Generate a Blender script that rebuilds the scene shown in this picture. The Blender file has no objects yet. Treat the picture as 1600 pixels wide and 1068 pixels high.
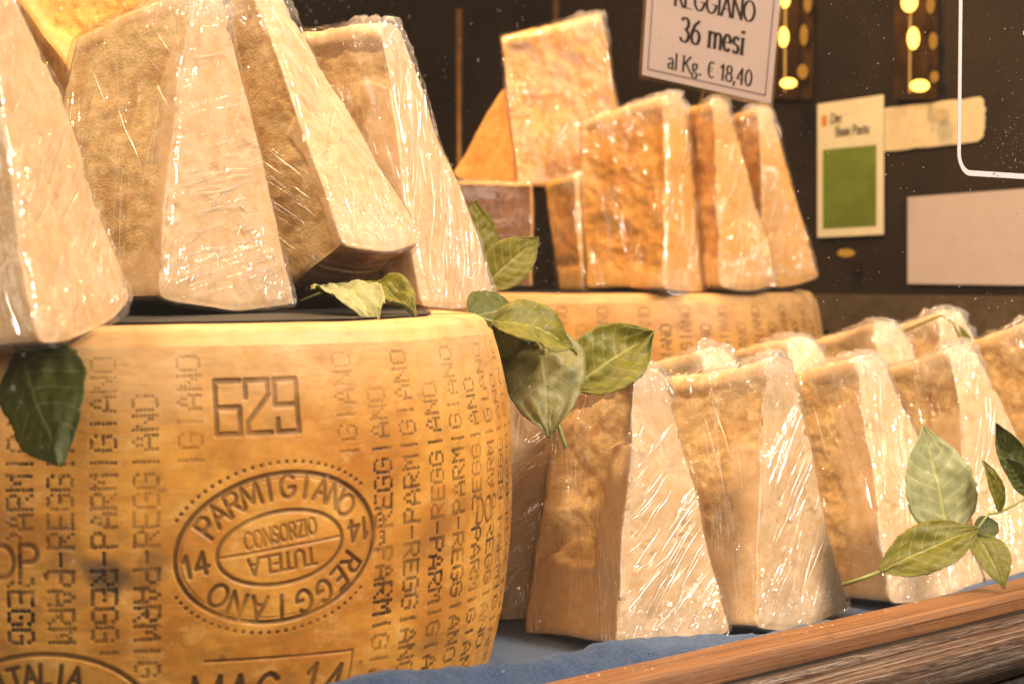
import bpy, math, random
import numpy as np
from mathutils import Vector, Matrix

R_ = math.radians
sc = bpy.context.scene
col = sc.collection

# ------------------------------------------------------------------ camera
CAM_Z = 0.229                      # eye height above the display table
cam_data = bpy.data.cameras.new('camera')
cam = bpy.data.objects.new('camera', cam_data)
col.objects.link(cam)
cam.location = (0, 0, CAM_Z)
PITCH = math.atan(121 / 2800)
cam.rotation_euler = (math.pi / 2 - PITCH, 0, 0)
cam_data.sensor_width = 36
cam_data.lens = 63.0
cam_data.clip_start = 0.02
cam_data.clip_end = 60
cam_data.dof.use_dof = True
cam_data.dof.focus_distance = 1.06
cam_data.dof.aperture_fstop = 12.0
sc.camera = cam

# ------------------------------------------------------------------ light
w = bpy.data.worlds.new('World')
sc.world = w
w.use_nodes = True
bg = w.node_tree.nodes['Background']
bg.inputs[0].default_value = (1.0, 0.74, 0.50, 1)
bg.inputs[1].default_value = 0.22

def area(name, loc, target, size, power, color, size_y=None):
    d = bpy.data.lights.new(name, 'AREA')
    d.energy = power
    d.color = color
    d.size = size
    if size_y:
        d.shape = 'RECTANGLE'
        d.size_y = size_y
    o = bpy.data.objects.new(name, d)
    col.objects.link(o)
    o.location = loc
    o.rotation_euler = (Vector(target) - Vector(loc)).to_track_quat('-Z', 'Y').to_euler()
    return o

# daylight from the street side, high on the right; warm display lamps under the shop ceiling
area('street_daylight', (1.26, 0.58, 1.34), (0.0, 1.1, 0.1), 0.40, 60, (1.0, 0.86, 0.74))
area('street_sky', (-0.55, -1.30, 1.30), (0.0, 1.1, 0.1), 1.8, 31, (1.0, 0.88, 0.76))  # added soft fill from behind the camera, lifts the shaded faces
area('display_lamp', (-0.75, 0.80, 1.60), (0.0, 1.1, 0.1), 0.16, 36.0, (1.0, 0.74, 0.47))
area('display_lamp', (0.45, 1.75, 1.20), (0.30, 1.3, 0.1), 0.10, 6.0, (1.0, 0.70, 0.40))
area('display_lamp', (-0.10, 1.62, 1.20), (0.12, 1.95, 0.2), 0.10, 13.0, (1.0, 0.56, 0.21))

sc.view_settings.view_transform = 'Standard'
sc.view_settings.look = 'None'
sc.view_settings.exposure = 0.0
sc.view_settings.gamma = 1.0
sc.view_settings.use_curve_mapping = False
sc.render.engine = 'CYCLES'
sc.cycles.use_denoising = True
sc.cycles.max_bounces = 6
sc.cycles.diffuse_bounces = 2
sc.cycles.glossy_bounces = 2
sc.cycles.transmission_bounces = 4
sc.cycles.transparent_max_bounces = 24
sc.cycles.caustics_reflective = False
sc.cycles.caustics_refractive = False
sc.cycles.sample_clamp_indirect = 6

# ------------------------------------------------------------------ helpers
RNG = np.random.RandomState(7)
PERM = np.concatenate([RNG.permutation(512)] * 2)
GRAD = RNG.normal(size=(512, 3))
GRAD /= np.linalg.norm(GRAD, axis=1)[:, None]

def perlin(p):
    p = np.asarray(p, float)
    i = np.floor(p).astype(int)
    f = p - i
    i &= 255
    u = f * f * f * (f * (f * 6 - 15) + 10)
    out = 0
    for dx in (0, 1):
        wx = u[:, 0] if dx else 1 - u[:, 0]
        for dy in (0, 1):
            wy = u[:, 1] if dy else 1 - u[:, 1]
            for dz in (0, 1):
                wz = u[:, 2] if dz else 1 - u[:, 2]
                h = PERM[PERM[PERM[(i[:, 0] + dx) & 255] + ((i[:, 1] + dy) & 255)] + ((i[:, 2] + dz) & 255)]
                g = GRAD[h]
                out = out + wx * wy * wz * (g[:, 0] * (f[:, 0] - dx) + g[:, 1] * (f[:, 1] - dy) + g[:, 2] * (f[:, 2] - dz))
    return out * 1.6

def fbm(p, oct=4, gain=.5):
    a, s, t = 1., 0., 0.
    p = np.asarray(p, float)
    for k in range(oct):
        s = s + a * perlin(p * 2.03 ** k + 17.3 * k)
        t += a
        a *= gain
    return s / t * 1.5

def sstep(a, b, x):
    t = np.clip((x - a) / (b - a), 0, 1)
    return t * t * (3 - 2 * t)

def mesh_np(name, verts, faces, smooth=True):
    """faces: (n,4) or (n,3) int array, or a list of such arrays"""
    if not isinstance(faces, list):
        faces = [faces]
    me = bpy.data.meshes.new(name)
    verts = np.asarray(verts, np.float32)
    me.vertices.add(len(verts))
    me.vertices.foreach_set('co', verts.ravel())
    loops = np.concatenate([np.asarray(f, np.int32).ravel() for f in faces])
    sizes = np.concatenate([np.full(len(f), f.shape[1], np.int32) for f in faces])
    starts = np.concatenate([[0], np.cumsum(sizes)[:-1]]).astype(np.int32)
    me.loops.add(len(loops))
    me.loops.foreach_set('vertex_index', loops)
    me.polygons.add(len(sizes))
    me.polygons.foreach_set('loop_start', starts)
    me.polygons.foreach_set('loop_total', sizes)
    me.polygons.foreach_set('use_smooth', np.full(len(sizes), smooth, bool))
    me.update(calc_edges=True)
    me.validate()
    return me

def attr(me, name, data):
    data = np.asarray(data, np.float32)
    if data.ndim == 1:
        a = me.attributes.new(name, 'FLOAT', 'POINT')
        a.data.foreach_set('value', data)
    else:
        a = me.attributes.new(name, 'FLOAT_VECTOR', 'POINT')
        a.data.foreach_set('vector', data.ravel())

def vnormals(v, quads):
    n = np.zeros_like(v)
    for q in quads:
        a = v[q[:, 2]] - v[q[:, 0]]
        b = v[q[:, -1]] - v[q[:, 1]]
        c = np.cross(a, b)
        for k in range(q.shape[1]):
            for d in range(3):
                n[:, d] += np.bincount(q[:, k], c[:, d], len(v))
    return n / (np.linalg.norm(n, axis=1)[:, None] + 1e-12)

def obj(name, me, m, parent=None):
    o = bpy.data.objects.new(name, me)
    col.objects.link(o)
    if m is not None and me is not None:
        me.materials.append(m)
    o.parent = parent
    return o

def tag(o, label=None, cat=None, group=None, kind=None):
    if label: o['label'] = label
    if cat: o['category'] = cat
    if group: o['group'] = group
    if kind: o['kind'] = kind
    return o

def thing(name, loc, label, cat, group=None):
    o = bpy.data.objects.new(name, None)
    col.objects.link(o)
    o.location = loc
    o.empty_display_size = .02
    return tag(o, label, cat, group)

def local(o, pts):
    return np.asarray(pts, float) - np.array(o.location)

class MB:
    """collects simple shapes into one mesh"""
    def __init__(s): s.v = []; s.f4 = []; s.f3 = []
    def add(s, v, f4=(), f3=()):
        b = len(s.v); s.v += [tuple(map(float, p)) for p in v]
        s.f4 += [tuple(i + b for i in f) for f in f4]; s.f3 += [tuple(i + b for i in f) for f in f3]
    def hexa(s, c):   # 8 corners: bottom ring then top ring
        s.add(c, [(0, 3, 2, 1), (4, 5, 6, 7), (0, 1, 5, 4), (1, 2, 6, 5), (2, 3, 7, 6), (3, 0, 4, 7)])
    def slab(s, o, ex, ey, ez, x0, x1, y0, y1, z0, z1):
        P = lambda a, b, c: o + ex * a + ey * b + ez * c
        s.hexa([P(x0, y0, z0), P(x1, y0, z0), P(x1, y1, z0), P(x0, y1, z0), P(x0, y0, z1), P(x1, y0, z1), P(x1, y1, z1), P(x0, y1, z1)])
    def tube(s, pts, rad, n=10):
        pts = [np.array(p, float) for p in pts]
        if not hasattr(rad, '__len__'): rad = [rad] * len(pts)
        rings = []
        for i, p in enumerate(pts):
            d = pts[min(i + 1, len(pts) - 1)] - pts[max(i - 1, 0)]
            d /= np.linalg.norm(d) + 1e-12
            a = np.cross(d, (0, 0, 1.) if abs(d[2]) < .9 else (1., 0, 0)); a /= np.linalg.norm(a)
            b = np.cross(d, a)
            rings.append([p + rad[i] * (a * math.cos(t) + b * math.sin(t)) for t in np.linspace(0, 2 * math.pi, n, endpoint=False)])
        v = [q for r in rings for q in r] + [pts[0], pts[-1]]
        f4 = [(i * n + j, i * n + (j + 1) % n, (i + 1) * n + (j + 1) % n, (i + 1) * n + j) for i in range(len(pts) - 1) for j in range(n)]
        k = len(pts) * n
        f3 = [(k, (j + 1) % n, j) for j in range(n)] + [(k + 1, (len(pts) - 1) * n + j, (len(pts) - 1) * n + (j + 1) % n) for j in range(n)]
        s.add(v, f4, f3)
    def lathe(s, c, prof, n=20):   # prof: (r, z)
        v = [(c[0] + r * math.cos(t), c[1] + r * math.sin(t), c[2] + z) for r, z in prof for t in np.linspace(0, 2 * math.pi, n, endpoint=False)]
        f4 = [(i * n + j, i * n + (j + 1) % n, (i + 1) * n + (j + 1) % n, (i + 1) * n + j) for i in range(len(prof) - 1) for j in range(n)]
        s.add(v, f4)
    def build(s, name, m, parent=None, smooth=False):
        fs = []
        if s.f4: fs.append(np.array(s.f4))
        if s.f3: fs.append(np.array(s.f3))
        v = np.array(s.v)
        if parent is not None: v = local(parent, v)
        return obj(name, mesh_np(name, v, fs, smooth), m, parent)

# ------------------------------------------------------------------ materials
def mat(name):
    m = bpy.data.materials.new(name)
    m.use_nodes = True
    nt = m.node_tree
    nt.nodes.clear()
    return m, nt

class NT:
    def __init__(s, nt): s.nt = nt
    def n(s, t, ins=None, **kw):
        x = s.nt.nodes.new(t)
        for k, v in kw.items(): setattr(x, k, v)
        for k, v in (ins or {}).items():
            sock = x.inputs[k]
            if hasattr(v, 'is_linked') or isinstance(v, bpy.types.NodeSocket): s.nt.links.new(v, sock)
            else:
                if hasattr(sock.default_value, '__len__') and not hasattr(v, '__len__'): v = [v] * len(sock.default_value)
                if hasattr(sock.default_value, '__len__') and len(sock.default_value) == 4 and len(v) == 3: v = (*v, 1)
                sock.default_value = v
        return x
    def attr(s, name): return s.n('ShaderNodeAttribute', attribute_name=name)
    def noise(s, vec, scale, detail=4, rough=.55, dist=0): return s.n('ShaderNodeTexNoise', {'Vector': vec, 'Scale': scale, 'Detail': detail, 'Roughness': rough, 'Distortion': dist})
    def ramp(s, fac, a, b):
        return s.n('ShaderNodeMapRange', {0: fac, 1: a, 2: b, 3: 0., 4: 1.}, interpolation_type='SMOOTHSTEP').outputs[0]
    def mix(s, f, a, b):
        x = s.n('ShaderNodeMix', data_type='RGBA')
        for i, v in ((0, f), (6, a), (7, b)):
            if isinstance(v, bpy.types.NodeSocket): s.nt.links.new(v, x.inputs[i])
            else: x.inputs[i].default_value = v if i == 0 else (*v, 1)
        return x.outputs[2]
    def math(s, op, a, b=None):
        ins = {0: a}
        if b is not None: ins[1] = b
        return s.n('ShaderNodeMath', ins, operation=op).outputs[0]
    def bump(s, h, strength, dist, normal=None):
        ins = {'Height': h, 'Strength': strength, 'Distance': dist}
        if normal is not None: ins['Normal'] = normal
        return s.n('ShaderNodeBump', ins).outputs[0]
    def scalev(s, vec, sc3): return s.n('ShaderNodeMapping', {'Vector': vec, 'Scale': sc3}).outputs[0]
    def out(s, sh): s.n('ShaderNodeOutputMaterial', {'Surface': sh})

def principled(N, **k):
    ins = {}
    for a, b in k.items(): ins[a.replace('_', ' ')] = b
    return N.n('ShaderNodeBsdfPrincipled', ins).outputs[0]

def m_cheese(name, smooth_col, rough_col, crystal=True):
    m, nt = mat(name); N = NT(nt)
    P = N.attr('rest').outputs['Vector']
    rough = N.attr('rough').outputs['Fac']
    n1 = N.noise(P, 28, 4, .6).outputs[0]
    n2 = N.noise(P, 110, 5, .65).outputs[0]
    n3 = N.noise(P, 620, 3, .6).outputs[0]
    base = N.mix(N.ramp(n2, .35, .68), smooth_col, [c * k for c, k in zip(smooth_col, (.90, .79, .62))])
    base = N.mix(N.math('MULTIPLY', N.ramp(n1, .5, .75), .5), base, [c * k for c, k in zip(smooth_col, (.90, .78, .58))])
    rb = N.mix(N.ramp(n2, .3, .7), rough_col, [c * k for c, k in zip(rough_col, (.80, .70, .55))])
    rb = N.mix(N.math('MULTIPLY', N.ramp(n3, .5, .75), .45), rb, [min(.9, c * k) for c, k in zip(rough_col, (1.15, 1.25, 1.5))])
    blot = N.noise(P, 42, 3, .55, .6).outputs[0]
    rb = N.mix(N.math('MULTIPLY', N.ramp(blot, .49, .62), .78), rb, [c_ * k for c_, k in zip(rough_col, (.68, .53, .37))])
    c = N.mix(rough, base, rb)
    vor = N.n('ShaderNodeTexVoronoi', {'Vector': P, 'Scale': 140.}).outputs['Distance']
    spot = N.math('MULTIPLY', N.math('LESS_THAN', vor, .16), N.ramp(n1, .45, .6))
    c = N.mix(N.math('MULTIPLY', spot, .6), c, (.86, .76, .60))
    h = N.math('ADD', N.math('MULTIPLY', n3, .5), N.math('MULTIPLY', n2, .8))
    nb = N.bump(h, N.math('ADD', .28, N.math('MULTIPLY', rough, .6)), .0022)
    N.out(principled(N, Base_Color=c, Roughness=.52, Normal=nb, Specular_IOR_Level=.35))
    return m

def m_rind(name, c1, c2):
    m, nt = mat(name); N = NT(nt)
    P = N.attr('rest').outputs['Vector']
    n1 = N.noise(P, 45, 5, .65).outputs[0]
    n2 = N.noise(N.scalev(P, (1, 1, .3)), 420, 4, .6).outputs[0]
    c = N.mix(N.ramp(n1, .35, .65), c1, c2)
    c = N.mix(N.math('MULTIPLY', N.ramp(n2, .5, .7), .5), c, [x * .45 for x in c2])
    N.out(principled(N, Base_Color=c, Roughness=.45, Normal=N.bump(n2, .5, .0012)))
    return m

def m_film():
    m, nt = mat('cling_film'); N = NT(nt)
    W = N.attr('streak').outputs['Vector']
    cr = N.attr('crumple').outputs['Fac']
    tight = N.attr('tight').outputs['Fac']
    Pp = N.attr('rest').outputs['Vector']
    s1 = N.noise(N.scalev(W, (7, 130, 60)), 1., 2, .5).outputs[0]
    r1 = N.math('MAXIMUM', N.math('SUBTRACT', 1., N.math('ABSOLUTE', N.math('MULTIPLY', N.math('SUBTRACT', s1, .5), 13.))), 0.)
    n3 = N.noise(Pp, 120, 2, .6, .8).outputs[0]
    h = N.math('ADD', N.math('MULTIPLY', r1, N.math('MULTIPLY', tight, 1.1)), N.math('MULTIPLY', n3, N.math('ADD', .25, N.math('MULTIPLY', cr, 2.4))))
    nb = N.bump(h, 1.0, .0032)
    fr = N.n('ShaderNodeFresnel', {'IOR': 1.4}).outputs[0]
    fac = N.math('ADD', N.math('MULTIPLY', N.math('MINIMUM', fr, .35), 0.6), .055)
    gl = N.n('ShaderNodeBsdfGlossy', {'Color': (1, 1, 1), 'Roughness': .11, 'Normal': nb}).outputs[0]
    tr = N.n('ShaderNodeBsdfTransparent', {'Color': (.995, .99, .985)}).outputs[0]
    di = N.n('ShaderNodeBsdfDiffuse', {'Color': (.9, .88, .85)}).outputs[0]
    milk = N.math('ADD', .012, N.math('ADD', N.math('MULTIPLY', cr, .12), N.math('MULTIPLY', N.math('MULTIPLY', r1, tight), .10)))
    a = N.n('ShaderNodeMixShader', {0: milk, 1: tr, 2: di}).outputs[0]
    N.out(N.n('ShaderNodeMixShader', {0: fac, 1: a, 2: gl}).outputs[0])
    return m

def m_wheel(name, dark=1.):
    m, nt = mat(name); N = NT(nt)
    P = N.attr('rest').outputs['Vector']       # (arc, height, radius)
    ink = N.attr('ink').outputs['Fac']
    wear = N.attr('wear').outputs['Fac']
    n1 = N.noise(N.scalev(P, (1, 1.6, 1)), 16, 4, .6).outputs[0]
    n2 = N.noise(P, 60, 6, .68).outputs[0]
    n3 = N.noise(N.scalev(P, (.22, 1, 1)), 330, 4, .6).outputs[0]
    c = N.mix(N.ramp(n1, .36, .66), (.67 * dark, .312 * dark, .050 * dark), (.46 * dark, .175 * dark, .021 * dark))
    c = N.mix(N.math('MULTIPLY', N.ramp(n2, .50, .72), .50), c, (.82 * dark, .50 * dark, .16 * dark))
    c = N.mix(N.math('MULTIPLY', N.ramp(n2, .50, .30), .55), c, (.34 * dark, .16 * dark, .035 * dark))
    pale = N.attr('pale').outputs['Fac']
    c = N.mix(N.math('MULTIPLY', pale, .72), c, (.80 * dark, .53 * dark, .27 * dark))
    c = N.mix(N.math('MULTIPLY', N.ramp(n3, .52, .72), .28), c, (.30, .13, .03))
    c = N.mix(wear, c, (.16, .085, .035))
    c = N.mix(ink, c, (.016, .010, .006))
    h = N.math('ADD', N.math('MULTIPLY', n3, .5), n2)
    N.out(principled(N, Base_Color=c, Roughness=N.math('ADD', .36, N.math('MULTIPLY', n2, .22)), Normal=N.bump(h, .35, .0012), Specular_IOR_Level=.28))
    return m

def m_leaf(name, top, under, vein):
    m, nt = mat(name); N = NT(nt)
    uv = N.attr('leafuv').outputs['Vector']
    sep = N.n('ShaderNodeSeparateXYZ', {0: uv}).outputs
    t, s, side = sep[0], sep[1], sep[2]
    a = N.math('ABSOLUTE', s)
    n1 = N.noise(uv, 5, 4).outputs[0]
    n2 = N.noise(uv, 38, 4, .6).outputs[0]
    mid = N.math('LESS_THAN', a, .035)
    lat = N.math('FRACT', N.math('ADD', N.math('MULTIPLY', N.math('SUBTRACT', t, N.math('MULTIPLY', N.math('POWER', a, 1.25), .20)), 8.), N.math('MULTIPLY', n1, .35)))
    latm = N.math('LESS_THAN', N.math('ABSOLUTE', N.math('SUBTRACT', lat, .5)), .035)
    v = N.math('MAXIMUM', mid, N.math('MULTIPLY', latm, .75))
    c1 = N.mix(N.ramp(n1, .3, .7), top, [x * y for x, y in zip(top, (1.7, 1.45, 1.2))])
    c2 = N.mix(N.ramp(n1, .3, .7), under, [x * .8 for x in under])
    c = N.mix(N.ramp(side, .4, .6), c1, c2)
    c = N.mix(N.math('MULTIPLY', N.ramp(n2, .55, .75), .35), c, [x * .55 for x in top])
    c = N.mix(N.math('MULTIPLY', v, .75), c, N.mix(N.ramp(side, .4, .6), vein, [min(.85, x * 1.55) for x in vein]))
    nb = N.bump(N.math('ADD', N.math('MULTIPLY', v, .8), N.math('MULTIPLY', n2, .5)), .5, .0012)
    p = principled(N, Base_Color=c, Roughness=.42, Normal=nb)
    tl = N.n('ShaderNodeBsdfTranslucent', {'Color': N.mix(.6, c, (.30, .42, .03)), 'Normal': nb}).outputs[0]
    N.out(N.n('ShaderNodeMixShader', {0: .34, 1: p, 2: tl}).outputs[0])
    return m

def m_plain(name, c, rough=.5, metal=0., scale=40., var=.25, spec=.5, bump=.0):
    m, nt = mat(name); N = NT(nt)
    P = N.n('ShaderNodeTexCoord').outputs['Object']
    n1 = N.noise(P, scale, 4, .6).outputs[0]
    cc = N.mix(N.ramp(n1, .3, .7), c, [x * (1 - var) for x in c])
    kw = dict(Base_Color=cc, Roughness=rough, Metallic=metal, Specular_IOR_Level=spec)
    if bump: kw['Normal'] = N.bump(n1, .5, bump)
    N.out(principled(N, **kw))
    return m

def m_emit(name, c, s):
    m, nt = mat(name); N = NT(nt)
    N.out(N.n('ShaderNodeEmission', {'Color': c, 'Strength': s}).outputs[0])
    return m

def m_wood(name, c1, c2, c3, rough, across, along, crack=0., vec='sill'):
    m, nt = mat(name); N = NT(nt)
    P = N.attr(vec).outputs['Vector']          # x along the grain
    g1 = N.noise(N.scalev(P, (along, across, across)), 1., 4, .6, .4).outputs[0]
    g2 = N.noise(N.scalev(P, (along * 4, across * 5, across * 5)), 1., 4, .65).outputs[0]
    n3 = N.noise(P, 60, 4, .6).outputs[0]
    c = N.mix(N.ramp(g1, .36, .62), c1, c2)
    c = N.mix(N.math('MULTIPLY', N.ramp(g2, .52, .68), .75), c, c3)
    c = N.mix(N.math('MULTIPLY', N.ramp(n3, .55, .75), .3), c, c3)
    ln = N.ramp(N.noise(N.scalev(P, (along * .6, across * 1.7, across * 1.7)), 1., 2, .5).outputs[0], .53, .62)
    c = N.mix(N.math('MULTIPLY', ln, .7), c, c3)
    h = N.math('ADD', N.math('MULTIPLY', g2, .8), N.math('MULTIPLY', g1, .4))
    if crack:
        ck = N.ramp(N.math('ABSOLUTE', N.math('SUBTRACT', g2, .5)), .0, .04)
        c = N.mix(N.math('MULTIPLY', N.math('SUBTRACT', 1., ck), crack), c, (.012, .009, .007))
        h = N.math('ADD', h, N.math('MULTIPLY', ck, .8))
    N.out(principled(N, Base_Color=c, Roughness=rough, Normal=N.bump(h, .6, .0012)))
    return m

def m_cloth():
    m, nt = mat('blue_linen'); N = NT(nt)
    P = N.attr('rest').outputs['Vector']
    wx = N.noise(N.scalev(P, (260, 1500, 1)), 1., 2, .6).outputs[0]
    wy = N.noise(N.scalev(P, (1500, 260, 1)), 1., 2, .6).outputs[0]
    n1 = N.noise(P, 30, 4).outputs[0]
    wv = N.ramp(N.math('ADD', wx, wy), .75, 1.25)
    c = N.mix(N.ramp(n1, .3, .7), (.009, .032, .095), (.016, .050, .130))
    c = N.mix(N.math('MULTIPLY', wv, .5), c, (.075, .14, .24))
    N.out(principled(N, Base_Color=c, Roughness=.85, Normal=N.bump(wv, .6, .0007), Sheen_Weight=.2))
    return m

def m_glass():
    m, nt = mat('window_glass'); N = NT(nt)
    tr = N.n('ShaderNodeBsdfTransparent', {'Color': (.985, .985, .975)}).outputs[0]
    gl = N.n('ShaderNodeBsdfGlossy', {'Roughness': .02}).outputs[0]
    di = N.n('ShaderNodeBsdfDiffuse', {'Color': (.62, .56, .50)}).outputs[0]
    a = N.n('ShaderNodeMixShader', {0: .008, 1: tr, 2: di}).outputs[0]
    N.out(N.n('ShaderNodeMixShader', {0: .02, 1: a, 2: gl}).outputs[0])
    return m

M = dict(
    paste=m_cheese('cheese_paste', (.79, .55, .315), (.83, .58, .27)),
    aged=m_cheese('aged_cheese_paste', (.72, .40, .115), (.66, .32, .06)),
    rind_light=m_rind('amber_rind', (.46, .24, .075), (.30, .13, .036)),
    rind=m_rind('cheese_rind', (.27, .105, .028), (.15, .052, .014)),
    film=m_film(),
    wheel=m_wheel('wheel_rind'),
    wheel2=m_wheel('old_wheel_rind', .72),
    leaf=m_leaf('leaf_fresh', (.165, .160, .010), (.52, .52, .25), (.50, .48, .16)),
    leaf_dark=m_leaf('leaf_dark', (.060, .080, .012), (.22, .25, .09), (.28, .30, .10)),
    leaf_dry=m_leaf('leaf_greyed', (.25, .24, .085), (.24, .25, .13), (.52, .52, .28)),
    stem=m_plain('green_stem', (.26, .27, .06), .5),
    board=m_plain('black_board', (.012, .011, .010), .6, var=.4),  # flat black that stands in for shade on the wheel tops
    sign_paper=m_plain('sign_card', (.74, .60, .57), .6, var=.05),
    paper=m_plain('white_card', (.44, .35, .31), .6, var=.06),
    ivory=m_plain('ivory_card', (.60, .52, .33), .65, var=.08),
    tape=m_plain('masking_tape', (.58, .46, .26), .7, var=.15, scale=120),
    green=m_plain('green_print', (.125, .165, .014), .5, var=.3, scale=14),
    ink=m_plain('black_ink', (.028, .02, .018), .6),
    grey=m_plain('grey_print', (.30, .23, .25), .6),
    orange=m_plain('orange_print', (.55, .20, .03), .6),
    sticker=m_plain('white_vinyl', (.52, .48, .46), .5, var=.05),
    brass=m_plain('brass', (.55, .33, .09), .35, 1.0),
    plate=m_plain('tarnished_brass', (.13, .060, .014), .5, .8, var=.6, scale=25),
    wall=m_plain('dark_varnished_panel', (.022, .0125, .006), .5, var=.5, scale=6, spec=.25),
    table=m_plain('table_top', (.05, .035, .025), .6),
    bulb=m_emit('bulb_glow', (1.0, .50, .08), 5.0),  # emission in place of lamps mirrored in the end panel
    bulb_dim=m_emit('bulb_glow_dim', (1.0, .40, .05), .55),  # fainter emission for the dimmer side reflections
    sill=m_wood('oiled_pine', (.33, .14, .043), (.22, .085, .024), (.055, .020, .008), .38, 520, 4),
    old_wood=m_wood('cracked_varnished_wood', (.13, .060, .026), (.055, .024, .012), (.34, .25, .19), .30, 330, 7, 1.),
    dark_wood=m_plain('dark_groove', (.016, .012, .009), .4, scale=200, var=.5, bump=.001),
    cloth=m_cloth(),
    glass=m_glass(),
)
mm, nt_ = mat('film_fold'); N_ = NT(nt_)
fa = N_.n('ShaderNodeMixShader', {0: .20, 1: N_.n('ShaderNodeBsdfTransparent', {'Color': (1, 1, 1)}).outputs[0], 2: N_.n('ShaderNodeBsdfDiffuse', {'Color': (.9, .88, .85)}).outputs[0]}).outputs[0]
N_.out(N_.n('ShaderNodeMixShader', {0: .15, 1: fa, 2: N_.n('ShaderNodeBsdfGlossy', {'Roughness': .22}).outputs[0]}).outputs[0])
M['crease'] = mm
mm, nt_ = mat('clear_plastic'); N_ = NT(nt_)
N_.out(N_.n('ShaderNodeMixShader', {0: .18, 1: N_.n('ShaderNodeBsdfTransparent', {'Color': (.93, .88, .75)}).outputs[0], 2: N_.n('ShaderNodeBsdfGlossy', {'Roughness': .1}).outputs[0]}).outputs[0])
M['clear'] = mm

# ------------------------------------------------------------------ lettering
def arc(cx, cy, rx, ry, a0, a1, n=14):
    return [(cx + rx * math.cos(R_(a)), cy + ry * math.sin(R_(a))) for a in np.linspace(a0, a1, n)]

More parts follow.
